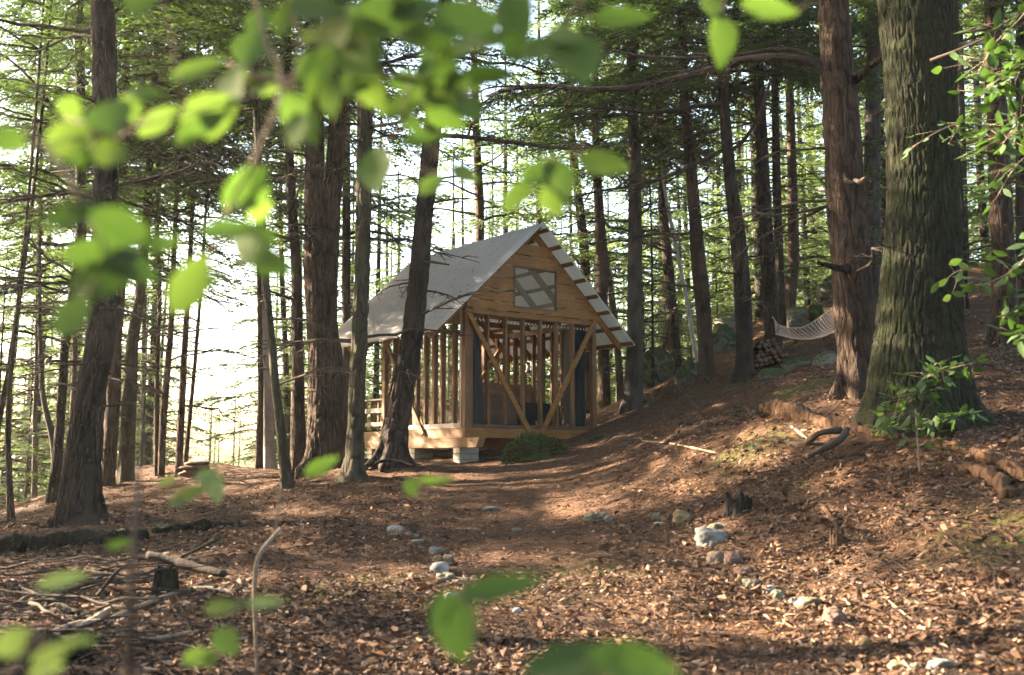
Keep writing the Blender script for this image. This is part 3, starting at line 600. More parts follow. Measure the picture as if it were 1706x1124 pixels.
for x,wd in ((754,.05),(735,.05),(721,.09),(707,.05),(693,.05),(680,.05),(668,.05),(655,.05)):
    b,_=on_side(x,620); MB().box((.004,b-wd/2,.087),(.088,b+wd/2,H-.242)).build('stud',M['pine_v'],cab,bevel=.002)
# braces
for (x0,y0),(x1,y1) in (((779,516),(884,722)),((992,534),(902,722))):
    a0,c0=on_front(x0,y0,-.03); a1,c1=on_front(x1,y1,-.03); board('brace',(a0,-.024,c0),(a1,-.024,c1),.04,.095,(0,-.0,1) if 0 else np.cross((a1-a0,0,c1-c0),(0,1,0)),'pine_b')
b0,c0=on_side(641,560); b1,c1=on_side(708,724); board('brace',(-.035,b0,c0),(-.035,b1,c1),.04,.085,np.cross((0,b1-b0,c1-c0),(1,0,0)),'pine_v')
MB().bar((W/2,DB-.13,.1),(W-.15,DB-.13,1.9),.04,.085,np.cross((1,0,1.3),(0,1,0))).build('brace',M['pine_b'],cab)
# gable boards cut to the roof line round a window opening
def gable(b0,b1,window):
    win=(on_front(854,477)[0],on_front(926.5,485)[0],on_front(890,516)[1],on_front(890,447)[1]) if window else None
    c=H; hs=[.16,.22,.23,.22,.22,.21] ; rz=rng(3)
    for k,h in enumerate(hs):
        c1=c+h-.012; mg=.10 
        def ax(c_): return max(0,(c_+mg-(HR-W/2*SL))/SL)
        lo0,lo1=ax(c),ax(c1); l0,l1=lo0,lo1; r0,r1=W-lo0,W-lo1
        segs=[]
        d=rz.uniform(-.003,.003)
        if win and c1>win[2] and c<win[3]:
            segs=[((l0,l1),(win[0],win[0]),(c,c1)),((win[1],win[1]),(r0,r1),(c,c1))]
            if c<win[2]-.01: segs.append(((win[0],win[0]),(win[1],win[1]),(c,win[2])))
            if c1>win[3]+.01: segs.append(((win[0],win[0]),(win[1],win[1]),(win[3],c1)))
        else: segs=[((l0,l1),(r0,r1),(c,c1))]
        for (p0,p1),(q0,q1),(z0,z1) in segs:
            if q0-p0<.02: continue
            m_=MB(); d=rz.uniform(-.004,.004)
            V=[[p0,b0+d,z0],[q0,b0+d,z0],[q1,b0+d,z1],[p1,b0+d,z1],[p0,b1+d,z0],[q0,b1+d,z0],[q1,b1+d,z1],[p1,b1+d,z1]]
            m_.add(V,[[[0,1,2,3],[7,6,5,4],[1,0,4,5],[2,1,5,6],[3,2,6,7],[0,3,7,4]]])
            m_.build('gable_board',M['pine_b'],cab,bevel=.003)
        c+=h
    return win
win=gable(-.030,-.006,True)
fr=MB(); a0,a1,c0,c1=win; t=.028
for p,q in (((a0-.002,-.034,c0),(a0+t,.02,c1)),((a1-t,-.034,c0),(a1+.002,.02,c1)),((a0+t,-.034,c0),(a1-t,.02,c0+t)),((a0+t,-.034,c1-t),(a1-t,.02,c1))): fr.box(p,q)
wf=fr.build('gable_window',M['dark_wood'],cab)
net=mat('insect_screen',(.20,.16,.11),.8); 
tr=N(net,'BsdfTransparent'); mx=N(net,'MixShader'); mx.inputs[0].default_value=.26; L(net,tr.outputs[0],mx.inputs[1]); L(net,bsdf(net).outputs[0],mx.inputs[2]); L(net,mx.outputs[0],net.node_tree.nodes['Material Output'].inputs[0])
MB().box((a0+t,-.008,c0+t),(a1-t,-.006,c1-t)).build('screen',net,wf)
MB().box((.046,.15,.09),(.049,DB-.105,H-.25)).build('screen',net,cab)
# rafters, ridge, purlins
MB().box((W/2-.02,-.02,HR-.32),(W/2+.02,RL-OH-.1,HR-.13)).build('ridge_board',M['pine_b'],cab)
for k,b in enumerate((.003,.75,1.45,2.15,2.74,3.4,RL-OH-.12)):
    for s in (-1,1):
        e=(EL-.05 if s<0 else ER-.10); off=.115
        p=(W/2+s*.022,b+.021,HR-off-.022*SL); q=(W/2+s*(W/2+e),b+.021,roof_c(W/2+s*(W/2+e))-off)
        board('rafter',p,q,.04,.12,(0,0,1),'pine_b')
        if k in(1,3): pass
for k in range(2):
    b=(.9,1.9)[k]; MB().box((.1,b,H-.01),(W-.1,b+.04,H+.09)).build('tie_beam',M['pine_b'],cab)
for s in (-1,1):
    for k in range(8):
        d=.09+k*.295; a=W/2+s*d
        if d>W/2+(EL if s<0 else ER): continue
        c=roof_c(a)-.03
        up=np.array([s*SL,0,1.]); up/=np.linalg.norm(up)
        board('purlin',(a,-OH+.015,c),(a,RL-OH-.02,c),.075,.028,up,'pine_b',0)
poly=mat('corrugated_sheet',(.62,.64,.68),.32,.5); g=coords(poly,(1,1,1)); nn_=noise(poly,g,3.0,6,.65); n4=noise(poly,coords(poly,(1.2,14,1.2)),2.5,4,.6)
cpo=ramp(poly,nn_,[(.3,(.60,.61,.64)),(.7,(.68,.69,.73))]); cpo=mixc(poly,ramp(poly,n4,[(.45,(0,0,0)),(.7,(.12,.12,.12))]),cpo,(.90,.88,.86)); wv=N(poly,'TexWave'); wv.bands_direction='Y'; wv.inputs['Scale'].default_value=20/(20*.076*3.1831); wv.inputs['Distortion'].default_value=.6; wv.inputs['Detail'].default_value=2; L(poly,g,wv.inputs['Vector'])
cpo=mixc(poly,ramp(poly,wv.outputs[1],[(.1,(.7,.7,.7)),(.6,(0,0,0))]),cpo,(.40,.39,.38)); st1=noise(poly,coords(poly,(.35,9,.35)),1.6,6,.75); cpo=mixc(poly,ramp(poly,st1,[(.36,(.4,.4,.4)),(.55,(0,0,0))]),cpo,(.44,.44,.46)); st2=noise(poly,coords(poly,(.3,17,.3)),1.3,3,.6); cpo=mixc(poly,ramp(poly,st2,[(.55,(0,0,0)),(.72,(.5,.5,.5))]),cpo,(.92,.93,.96))
L(poly,cpo,bsdf(poly).inputs['Base Color'])
tl=N(poly,'BsdfTranslucent'); tl.inputs[0].default_value=(.92,.90,.84,1); mx=N(poly,'MixShader'); mx.inputs[0].default_value=.5
L(poly,bsdf(poly).outputs[0],mx.inputs[1]); L(poly,tl.outputs[0],mx.inputs[2]); 
tp=N(poly,'BsdfTransparent'); mx2=N(poly,'MixShader'); mx2.inputs[0].default_value=.14; L(poly,mx.outputs[0],mx2.inputs[1]); L(poly,tp.outputs[0],mx2.inputs[2]); L(poly,mx2.outputs[0],poly.node_tree.nodes['Material Output'].inputs[0])
nb_=int(RL/.076*8); bb=np.linspace(-OH,RL-OH,nb_)
for s,e in ((-1,EL),(1,ER)):
    nr=14; rows=[]
    for k in range(nr):
        t_=k/(nr-1); a=W/2+s*t_*(W/2+e); wob=.006*(vn(bb*1.5,t_*5,0,8+s)-.5)
        off=.0155*np.sin(bb/.076*2*np.pi)+wob; c=roof_c(a)+.004
        rows.append(np.c_[a+s*off*SL/1.36+0*bb,bb,c+off/1.36])
    V=np.concatenate(rows); i=np.arange(nr-1)[:,None]*nb_; j=np.arange(nb_-1)[None,:]
    Q=np.stack([i+j,i+j+1,i+nb_+j+1,i+nb_+j],-1).reshape(-1,4)
    o=link('roof_panel',mesh_np('roof_panel',V,[Q if s>0 else Q[:,::-1]]),poly,cab); md=o.modifiers.new('thick','SOLIDIFY'); md.thickness=.0015
rr_=rng(55); n=420; t_=rr_.uniform(.03,.97,n)**.8; a_l=W/2-t_*(W/2+EL); b_l=rr_.uniform(-OH+.05,RL-OH-.05,n); an=rr_.uniform(0,6.28,n)
Pl=np.c_[a_l,b_l,HR-np.abs(a_l-W/2)*SL+.022]; nl_=np.array([-SL,0,1.])/np.hypot(SL,1); axl=np.c_[np.cos(an),np.sin(an),np.cos(an)*SL]; axl/=np.linalg.norm(axl,axis=1)[:,None]
tag(link('fallen_needles',mesh_np('fallen_needles',quads(Pl,axl,np.tile(nl_,(n,1)),rr_.uniform(.03,.12,n),rr_.uniform(.003,.014,n)),[np.arange(n*4).reshape(-1,4)],smooth=False),M['litter'],cab),kind='stuff')
# porch rail behind
MB().box((.0,DP-.14,.0),(.09,DP-.045,.60)).build('rail_post',M['pine_v'],cab,bevel=.003)
MB().box((W-.09,DP-.14,.0),(W,DP-.045,.60)).build('rail_post',M['pine_v'],cab)
for c0,c1 in ((.60,.63),(.36,.45),(.10,.18)): 
    MB().box((.02,DB+.01,c0),(.06,DP-.145 if c0<.6 else DP-.03,c1)).build('rail',M['pale_stud'],cab)
    MB().box((.1,DP-.09,c0),(W-.1,DP-.05,c1)).build('rail',M['pine_b'],cab)
for b in (DB+.22,DB+.5): MB().box((.062,b,.02),(.10,b+.05,.59)).build('baluster',M['pine_v'],cab)
def cw(a,b,c): return A0+UA*a+UB*b+np.array([0,0,c])
# ---- things inside the cabin
cloth=mat('curtain_blue',(.040,.050,.055),.9,.1); cloth2=mat('curtain_teal',(.012,.028,.032),.9,.1); cloth3=mat('curtain_beige',(.11,.095,.07),.9,.1)
def curtain(a0,a1,b,c0,c1,m_,lab,gather=.5,side=-1):
    root=cw(a0,b,0); n_=90; k=26; V=[]
    for i in range(k):
        t=i/(k-1); c=c1+(c0-c1)*t; wd=(a1-a0)*(1+gather*(t-.5)) ; 
        u_=np.linspace(0,1,n_); fold=.022*np.sin(u_*2*np.pi*6.0+.8*np.sin(t*3+u_*4))*(.6+.6*t)+.012*np.sin(u_*31+t*4)
        x=(u_*wd if side<0 else (a1-a0)-wd+u_*wd); V.append(np.c_[x,fold,c+0*u_])
    V=np.concatenate(V); i=np.arange(k-1)[:,None]*n_; j=np.arange(n_-1)[None,:]; Q=np.stack([i+j,i+j+1,i+n_+j+1,i+n_+j],-1).reshape(-1,4)
    o=link('curtain',mesh_np('curtain',V,[Q]),m_,None,root); o.rotation_euler=(0,0,YAW); tag(o,lab,'curtain'); md=o.modifiers.new('t','SOLIDIFY'); md.thickness=.003
curtain(.18,.46,.17,.03,H-.14,cloth,'blue grey curtain hanging inside the left front corner of the cabin',.7,-1)
curtain(2.62,2.88,.20,.04,H-.14,cloth2,'dark teal curtain hanging inside the right front corner of the cabin',.35,1)
curtain(2.42,2.58,.25,.10,H-.12,cloth3,'narrow beige curtain left of the dark teal curtain',.2,1)
ba,bz_=on_front(812,690,1.3)[0],on_front(934,690,1.3)[0]
bed=empty('daybed',cw((ba+bz_)/2+.1,1.72,0),YAW); tag(bed,'dark daybed with brown plank back rest inside the cabin','daybed')
dk=mat('dark_blanket',(.012,.018,.024),.9,.05); hb=wood('back_plank',(.10,.055,.03),(.19,.11,.06),(.7,4,4))
MB().box((-.98,-.45,.16),(.82,.45,.30)).build('bed_frame',M['dark_wood'],bed,bevel=.01)
MB().box((-.95,-.43,.302),(.80,.38,.56)).build('mattress',dk,bed,bevel=.04)
MB().box((-.72,.36,.50),(.82,.44,.98)).build('back_rest',hb,bed,bevel=.006)
MB().box((-.95,-.47,.10),(.8,-.452,.50)).build('blanket',dk,bed,bevel=.004)
for x in (-.88,.68):
    for y in (-.38,.38): MB().box((x-.04,y-.04,.0),(x+.04,y+.04,.158)).build('leg',M['pine_v'],bed)
ch=empty('cabinet',cw(on_front(828,690,.95)[0],.95,0),YAW); tag(ch,'low dark cabinet standing left of the daybed in the cabin','cabinet')
MB().box((-.3,-.2,.1),(.32,.25,.62)).build('body',M['dark_wood'],ch,bevel=.01); MB().box((-.32,-.22,.622),(.34,.27,.65)).build('top',M['dark_wood'],ch,bevel=.005)
for x in (-.26,.26):
    for y in (-.16,.2): MB().box((x-.04,y-.04,0),(x+.04,y+.04,.098)).build('leg',M['pine_d'],ch)
iron=mat('black_iron',(.02,.02,.02),.5,.5)
tb_=empty('side_table',cw(on_front(946,690,.5)[0],.5,0),YAW); tag(tb_,'small black hourglass side table inside the cabin right of the braces','table')
mb=MB(); 
for k in range(8):
    a=k*math.pi/4; mb.tube(cr([(math.cos(a)*.16,math.sin(a)*.16,0),(math.cos(a+.6)*.07,math.sin(a+.6)*.07,.24),(math.cos(a+1.2)*.15,math.sin(a+1.2)*.15,.46)],9),.008,5)
mb.build('base',iron,tb_,smooth=True); mb=MB(); mb.tube([(0,0,.46),(0,0,.48)],.19,24); mb.build('table_top',iron,tb_)
ln=empty('lantern',cw(*[ (on_front(880,608,1.6)[0]),1.6,on_front(880,620,1.6)[1]]),YAW); tag(ln,'small black lantern hanging in the middle of the cabin','lantern')
mb=MB(); mb.tube([(0,0,0),(0,0,.03)],.06,10); mb.tube([(0,0,.15),(0,0,.18),(0,0,.2)],[.06,.045,.01],10)
for k in range(4): mb.tube([(math.cos(k*1.57)*.05,math.sin(k*1.57)*.05,.02),(math.cos(k*1.57)*.05,math.sin(k*1.57)*.05,.16)],.004,4)
mb.build('frame',iron,ln); MB().tube([(0,0,.2),(0,0,H-on_front(880,620,1.6)[1]+.02)],.003,4).build('hanging_wire',iron,ln)
gl=mat('frosted_glass',(.6,.58,.5),.4); MB().tube([(0,0,.032),(0,0,.148)],.042,10).build('glass',gl,ln,smooth=True)
pg=MB(); pg.tube([(0,0,0),(0,0,.12),(0,0,.17)],[.018,.028,.045],8); o=pg.build('candle_stand',M['palewood'],None,cw(on_front(895,700,.35)[0],.35,0)); tag(o,'short pale wooden peg stand on the cabin floor near the front','stand')
# string lights: a wire with small white bulbs
wl=mat('string_light_wire',(.05,.04,.03)); bulb=mat('bulb',(.85,.8,.7),.3)
for lab,(p,q),cnt in (('string of small bulbs along the front top plate inside the cabin',((.2,.14,H-.13),(W-.15,.14,H-.13)),34),('string of small bulbs along the sunlit tie beam in the cabin',((.2,.88,H-.03),(W-.15,.88,H-.03)),30)):
    p=np.array(p);q=np.array(q); root=empty('string_lights',cw(*p),YAW); tag(root,lab,'string lights'); L_=np.linalg.norm(q-p)
    tt=np.linspace(0,1,cnt*2+1); mb=MB(); mb.tube(np.c_[tt*L_,0*tt,-.015*np.abs(np.sin(tt*cnt/2*np.pi))],.003,4); mb.build('wire',wl,root)
    mb=MB()
    for k in range(cnt):
        x=(k+.5)/cnt*L_; mb.tube([(x,0,-.015),(x,0,-.03),(x,0,-.048),(x,0,-.055)],[.004,.012,.012,.002],6)
    tag(mb.build('bulbs',bulb,root,smooth=True),kind='stuff')
# ------------------------------------------------------------ rocks and stones
def ico(sub=3):
    import bmesh
    bm=bmesh.new(); bmesh.ops.create_icosphere(bm,subdivisions=sub,radius=1); V=np.array([v.co[:] for v in bm.verts]); Fc=np.array([[v.index for v in f.verts] for f in bm.faces]); bm.free(); return V,Fc
ICO={2:ico(2),3:ico(3),4:ico(4),5:ico(5)}
def rock(name,cat,label,loc,size,seed,mt,sub=4,rough_=.28,flat=0,rz=0,group=None,blocky=.0):
    V,Fc=ICO[sub]; V=V.copy(); s=seed*3.1
    if blocky: V=np.sign(V)*np.abs(V)**(1-blocky)
    r_=1+rough_*(vn(V[:,0]*1.3+s,V[:,1]*1.3,V[:,2]*1.3,seed)-.5)*2+rough_*.35*(vn(V[:,0]*4+s,V[:,1]*4,V[:,2]*4,seed+1)-.5)*2
    if sub>=4: r_+=rough_*.12*(vn(V[:,0]*11+s,V[:,1]*11,V[:,2]*11,seed+2)-.5)*2
    V=V*r_[:,None]*np.array(size)/2
    o=link(name,mesh_np(name,V,[Fc]),mt,None,loc); o.rotation_euler=(0,0,rz)
    tag(o,label,cat,group); return o
ST=[# px, bottom py, w, h, material, label
(657,886,28,11,'rock_pale','flat pale grey stone at the far end of the left stone row'),
(665,893,20,16,'rock_tan','upright tan grey stone second from the far end of the left row'),
(680,894,12,9,'rock_brown','small dark round pebble right of the upright tan stone'),
(692,894,12,8,'rock_grey','small grey pebble right of the small dark pebble'),
(693,904,27,9,'rock_tan','low flat tan stone below the small pebbles in the left row'),
(711,901,12,11,'rock_brown','dark rounded stone at the right of the low flat tan stone'),
(722,923,16,15,'rock_grey','pale greenish grey stone in the middle of the left row'),
(736,919,13,9,'rock_olive','little olive stone touching the greenish grey one'),
(730,937,16,15,'rock_ochre','ochre stone behind the white stone on its left side'),
(747,938,18,17,'rock_tan','tan egg shaped stone behind the white stone'),
(733,956,29,21,'rock_pale','white rounded stone, brightest of the left row'),
(743,971,32,19,'rock_olive','olive blocky stone right below the white rounded stone'),
(769,973,27,14,'rock_olive','long olive stone right of the blocky olive stone'),
(790,966,13,12,'rock_tan','small tan stone beside the patch of moss'),
(753,1007,30,25,'rock_pale','whitish stone half hidden by the blurred leaf, nearest of the left row'),
(861,1021,14,10,'rock_pale','single pale pebble in the litter right of the blurred leaf'),
(861,881,15,6,'rock_grey','lone flat greenish pebble on the trodden path'),
(816,853,28,8,'rock_grey','thin flat grey slab lying on the path below the cabin'),
(985,867,20,14,'rock_olive','left one of three stones half sunk at the left end of the right row'),
(1001,862,20,13,'rock_tan','middle one of three half sunk stones at the start of the right row'),
(1014,865,16,12,'rock_grey','right one of three half sunk stones at the start of the right row'),
(1094,862,13,12,'rock_olive','small olive stone left of the big tan lump'),
(1099,872,18,8,'rock_pale','small flat pale stone in front of the small olive stone'),
(1138,868,34,28,'rock_ochre','big tan ochre lump of stone in the right row before the dark stump'),
(1172,893,18,16,'rock_grey','small upright grey stone leaning on the large slab'),
(1199,887,30,13,'rock_olive','oblong olive stone lying on the back of the large slab'),
(1188,914,52,32,'rock_grey','large blue grey slab, widest of the right row'),
(1194,939,28,28,'rock_tan','tan stone right in front of the large blue grey slab'),
(1224,943,30,27,'rock_brown','square mauve brown stone right of the tan stone'),
(1240,957,30,13,'rock_brown','low brown stone in front of the square mauve one'),
(1234,972,16,16,'rock_ochre','little ochre stone left of the green grey cobble'),
(1255,979,32,19,'rock_olive','green grey cobble in the middle of the right row'),
(1279,977,18,11,'rock_tan','small tan stone behind the pair of cream cobbles'),
(1286,989,19,17,'rock_pale','left one of a pair of cream cobbles in the right row'),
(1299,996,23,19,'rock_olive','right one of a pair of cream cobbles in the right row'),
(1323,1011,15,20,'rock_grey','narrow grey stone between the cream pair and the broad olive cobble'),
(1352,1019,42,23,'rock_olive','broad olive cobble in the lower right row'),
(1396,1049,42,36,'rock_brown','dark red brown stone, tallest in the lower right row'),
(1444,1083,26,26,'rock_ochre','bright orange ochre stone near the bottom of the photo'),
(1500,1121,34,22,'rock_ochre','olive ochre stone cut by the bottom edge of the photo'),
(1524,1126,18,24,'rock_olive','narrow olive stone at the bottom edge between two others'),
(1575,1127,42,24,'rock_grey','grey olive stone at the bottom edge, rightmost of the row')]
for i,(a,b,w_,h_,mt,lab) in enumerate(ST):
    p=ghit(a,b); k=pxm(p[1])*.9; ww=w_*k; hh=h_*k/.96; p[2]=gz(p[0],p[1])+hh*.20; p[1]+=ww*.35
    rock('stone','stone',lab,p,(ww*1.05,ww*random.Random(i).uniform(.75,1.1),hh*1.15),i+1,M[mt],4,.34,group='stones edging the path',blocky=.25,rz=i*1.1*0)
def boulder(a,b,w_,h_,D,mt,lab,seed,dep=.8,rz=0,nm='boulder',sub=5,rough_=.3,blocky=.15,sink=.3):
    p=pt(a,b,D); k=pxm(D); ww=w_*k; hh=h_*k*(1+sink); p[2]+=h_*k/2-hh*sink*.35
    return rock(nm,nm.replace('_',' '),lab,p,(ww,ww*dep,hh),seed,M[mt],sub,rough_,rz=rz,blocky=blocky)
boulder(1090,664,70,84,22,'rock_mossy','large round green grey boulder right of the straight grey trunk',61)
boulder(1152,648,46,46,20.6,'rock_mossy','mossy boulder between the round boulder and the sunlit trunk',62)
boulder(1207,600,48,52,22.5,'rock_mossy','steep mossy boulder left of the trunk with the green foot',63,.8)
boulder(1208,556,46,30,25.5,'rock_lichen','flat pale slab lying on the ridge against the light',64,1.2,.4)
boulder(1340,546,72,30,21.5,'rock_lichen','long grey slab boulder behind the hammock',65,.7,.25,blocky=.4)
boulder(1359,532,26,22,20.9,'mossfull','dark green moss clump on the end of the grey slab',66,1)
boulder(1288,636,44,20,16.6,'rock_mossy','low mossy rock in front of the firewood pile',67,.9)
boulder(1330,622,54,24,17.2,'rock_mossy','dark mossy rock under the hammock',68,.8)
boulder(1378,628,42,44,16.4,'rock_lichen','pale lichen covered rock left of the thick hammock tree',69,.8)
boulder(1395,500,70,36,26.5,'rock_mossy','green mossy ledge uphill behind the hammock',70,1.0)
boulder(888,784,104,54,16.3,'mossfull','bright green mossy hump in front of the cabin',71,.75,nm='mossy_mound',rough_=.42,blocky=.25,sink=.35)
boulder(1012,752,78,20,16.9,'mossfull','small low mossy hump right of the large one',72,.8,nm='mossy_mound',rough_=.4)
boulder(1645,745,40,18,9.3,'rock_brown','half buried brown rock right of the oak roots',73,.8)
# moss fringe fibres give the hump a ragged edge
def fringe(o,cnt,l,seed,mt):
    V=np.empty(len(o.data.vertices)*3); o.data.vertices.foreach_get('co',V); V=V.reshape(-1,3); r=rng(seed); i=r.integers(0,len(V),cnt); P=V[i]; i=P[:,2]>-.3*abs(V[:,2]).max(); P=P[i]; c_=len(P)
    nn=P/np.linalg.norm(P,axis=1)[:,None]; d=nn+r.normal(0,.6,(c_,3)); d/=np.linalg.norm(d,axis=1)[:,None]; q=quads(P-nn*.005,d,r.normal(0,1,(c_,3)),r.uniform(.4,1,c_)*l,np.full(c_,l*.12))
    f=link('moss_fringe',mesh_np('moss_fringe',q,[np.arange(len(q)).reshape(-1,4)],smooth=False),mt,o)
mossl=leafm('moss_blades',[(0,(.012,.02,.006)),(.5,(.03,.045,.010)),(1,(.07,.085,.02))],.35,.7)
for o in list(bpy.data.objects):
    if o.name.startswith('mossy_mound'): fringe(o,9000,.075,5,mossl)
# ------------------------------------------------------------ logs, stumps, sticks
def stick(nm,cat,lab,pts_,mt,seed=1,seg=10,grp=None,jag=.18,lift=True,parent=None,n=None):
    """pts_: (px,py,D or None,radius px); with D None the point lies on the ground"""
    Q=[]
    for a,b,D,rp in pts_:
        if D is not None and D<7.5 and a<420 and lab!='tall bent pale stick standing before the litter on the left': D_=ghit(a,b)[1]; p=pt(a,b,D_*(.985-.0035*((seed*7)%9)))
        else: p=ghit(a,b) if D is None else pt(a,b,D)
        r_=rp*pxm(p[1]); 
        if D is None: p[2]=gz(p[0],p[1])+r_*.55
        Q.append([*p,r_])
    Q=np.array(Q); n=n or max(8,int(np.linalg.norm(np.diff(Q[:,:3],axis=0),axis=1).sum()/.035)); Q=cr(Q,min(n,160)); base=Q[0,:3].copy()
    V,Fs=tube_arr(Q[:,:3]-base,Q[:,3],seg); k=len(Q)
    idx=np.repeat(np.arange(k),seg); Cn=np.repeat(Q[:,:3]-base,seg,axis=0); rr_=np.repeat(Q[:,3],seg); of=V-Cn
    f=1+jag*2*(vn(V[:,0]*18+seed,V[:,1]*18,V[:,2]*18,seed)-.5)+jag*1.5*(vn(V[:,0]*5,V[:,1]*5,V[:,2]*5,seed+2)-.5)
    V=Cn+of*f[:,None]
    if parent is not None: base=base-np.array(parent.location)
    o=link(nm,mesh_np(nm,V,Fs),M[mt] if isinstance(mt,str) else mt,parent,base)
    if parent is None: tag(o,lab,cat,grp)
    return o
SK=[
('fallen_log','log','rotting orange brown log with a splintered left end before the hammock tree',[(1283,692,None,13),(1320,694,None,12),(1370,706,None,11),(1430,718,None,9),(1500,735,None,6)],'rotwood'),
('fallen_log','log','long rust brown log running off the right edge below the oak',[(1500,742,None,5),(1570,752,None,9),(1640,772,None,12),(1730,812,None,15)],'rotwood'),
('fallen_log','log','broken brown log piece in the sun at the right edge',[(1600,790,None,10),(1650,802,None,13),(1680,830,None,12)],'rotwood'),
('fallen_log','log','dark mossy log lying at the foot of the thick left trunk',[(-40,925,None,16),(60,915,None,14),(150,908,None,15),(245,900,None,11)],'bark_mossy'),
('fallen_log','log','dark mossy log filling the bottom left corner of the photo',[(-60,1128,None,26),(40,1112,None,28),(150,1108,None,18)],'bark_mossy'),
('fallen_log','log','dark low log right of the blurred stem on the left',[(250,884,None,9),(320,880,None,10),(400,874,None,5)],'bark_mossy'),
('branch','stick','thick dark stick propped on the small mossy stump',[(246,924,8.3,6),(281,932,8.25,7),(324,944,8.15,7),(374,956,8.0,6)],'deadwood'),
('branch','stick','long straight dark stick behind the brush pile',[(0,950,None,2),(42,941,None,3),(113,937,None,3),(219,938,None,2)],'deadwood'),
('branch','stick','forked greenish stick in the brush pile, upper arm to the left',[(53,978,6.9,4),(82,998,6.8,5),(118,1015,6.75,4),(157,1030,6.7,3)],'bark_mossy'),
('branch','stick','short steep stick joining the forked greenish stick',[(82,998,6.8,3),(74,1012,6.8,3),(64,1034,6.7,3)],'bark_mossy'),
('branch','stick','long tan stick sweeping across the brush pile to the right',[(70,1060,6.6,4),(124,1040,6.75,5),(180,1031,6.85,4),(242,1006,7.0,4),(298,986,7.2,4),(352,967,7.4,3)],'palewood'),
('branch','stick','stout tan stick end in the middle of the brush pile',[(120,1050,6.6,5),(150,1036,6.6,6),(182,1016,6.6,5)],'palewood'),
('branch','stick','stick entering the left edge above the brush pile',[(-20,1028,6.9,4),(20,1010,7,4),(60,986,7.1,4)],'deadwood'),
('branch','stick','second stick from the left edge, below the first',[(-20,1040,6.8,3),(30,1020,6.9,3),(80,1003,7,3)],'deadwood'),
('branch','stick','bent thin stick on top of the brush pile',[(84,984,7.1,3),(135,977,7.2,3),(170,960,7.4,3)],'deadwood'),
('branch','stick','steep stick left of the blurred stem',[(162,992,7.2,3),(195,952,7.5,3),(219,938,7.7,2)],'deadwood'),
('branch','stick','dark stick crossing low through the brush pile',[(100,1075,6.4,4),(160,1062,6.5,5),(215,1050,6.6,4)],'deadwood'),
('branch','stick','pale stick lying right of the brush pile',[(190,1070,6.5,3),(260,1063,6.6,3),(330,1050,6.7,2)],'palewood'),
('branch','stick','dark stick with a pale broken end pointing up right',[(298,932,None,3),(332,913,9.4,3),(362,896,9.3,5)],'deadwood'),
('branch','stick','arched pale stick right of the mossy stump',[(321,992,None,4),(360,981,7.7,4),(396,1002,None,3)],'palewood'),
('branch','stick','tall bent pale stick standing before the litter on the left',[(428,1120,5.6,3),(425,1050,5.6,3),(424,975,5.6,3.5),(432,925,5.6,4),(468,880,5.7,3)],'palewood'),
('branch','stick','dark curved dead limb near the big rotting log',[(1412,714,9.7,6),(1395,735,9.6,6),(1345,760,9.3,4)],'deadwood'),
('branch','stick','grey dead limb left of the dark curved one',[(1402,716,9.9,5),(1365,722,9.9,5),(1335,738,None,4),(1290,742,None,3)],'deadwood'),
('branch','stick','short pale stick in front of the rotting log',[(1316,706,None,2),(1330,716,None,3),(1346,730,None,2)],'palewood'),
('branch','stick','white bleached stick near the bottom right corner',[(1593,1044,6.3,3),(1625,1080,6.1,4),(1658,1118,5.9,3)],'palewood'),
('branch','stick','thin tan stick left of the bleached stick',[(1478,1004,None,1.5),(1520,1040,None,2),(1570,1078,None,2)],'palewood'),
('branch','stick','thin twig slanting from the big tan lump of stone',[(1124,874,None,1.5),(1112,895,None,1.5),(1103,915,None,2)],'deadwood'),
('branch','stick','pale root like stick running down from the right litter slope',[(1370,850,None,4),(1392,880,None,5),(1408,915,None,5)],'rotwood'),
('branch','stick','twig bridging the ground right of the low mossy hump',[(1000,742,16,1.5),(1030,722,16,1.5),(1062,735,15.8,2)],'deadwood'),
('branch','stick','twig root lying before the leaning trunk',[(617,783,15.2,2),(632,769,15.3,2.5),(660,768,15.3,3),(690,776,15.2,2)],'bark_mossy'),
('branch','stick','light stick on the slope between the cabin and the leaning bare sapling',[(1070,735,None,1.5),(1120,742,None,2),(1195,760,None,2)],'palewood'),
('branch','stick','dark twig lying on the right litter slope',[(1500,880,None,2),(1580,866,None,3),(1660,858,None,2)],'deadwood'),
('branch','stick','bent brown stick at the right edge of the litter slope',[(1620,905,None,3),(1665,892,None,3.5),(1700,915,None,3)],'rotwood'),
('branch','stick','thin stick right of the oak on the slope',[(1590,640,None,2),(1650,600,None,2.5),(1706,585,None,2)],'deadwood'),
]
for i,(nm,ct,lab,pp,mt) in enumerate(SK): stick(nm,ct,lab,pp,mt,i,14 if nm=='fallen_log' else 8,jag=.6 if nm=='fallen_log' else .18)
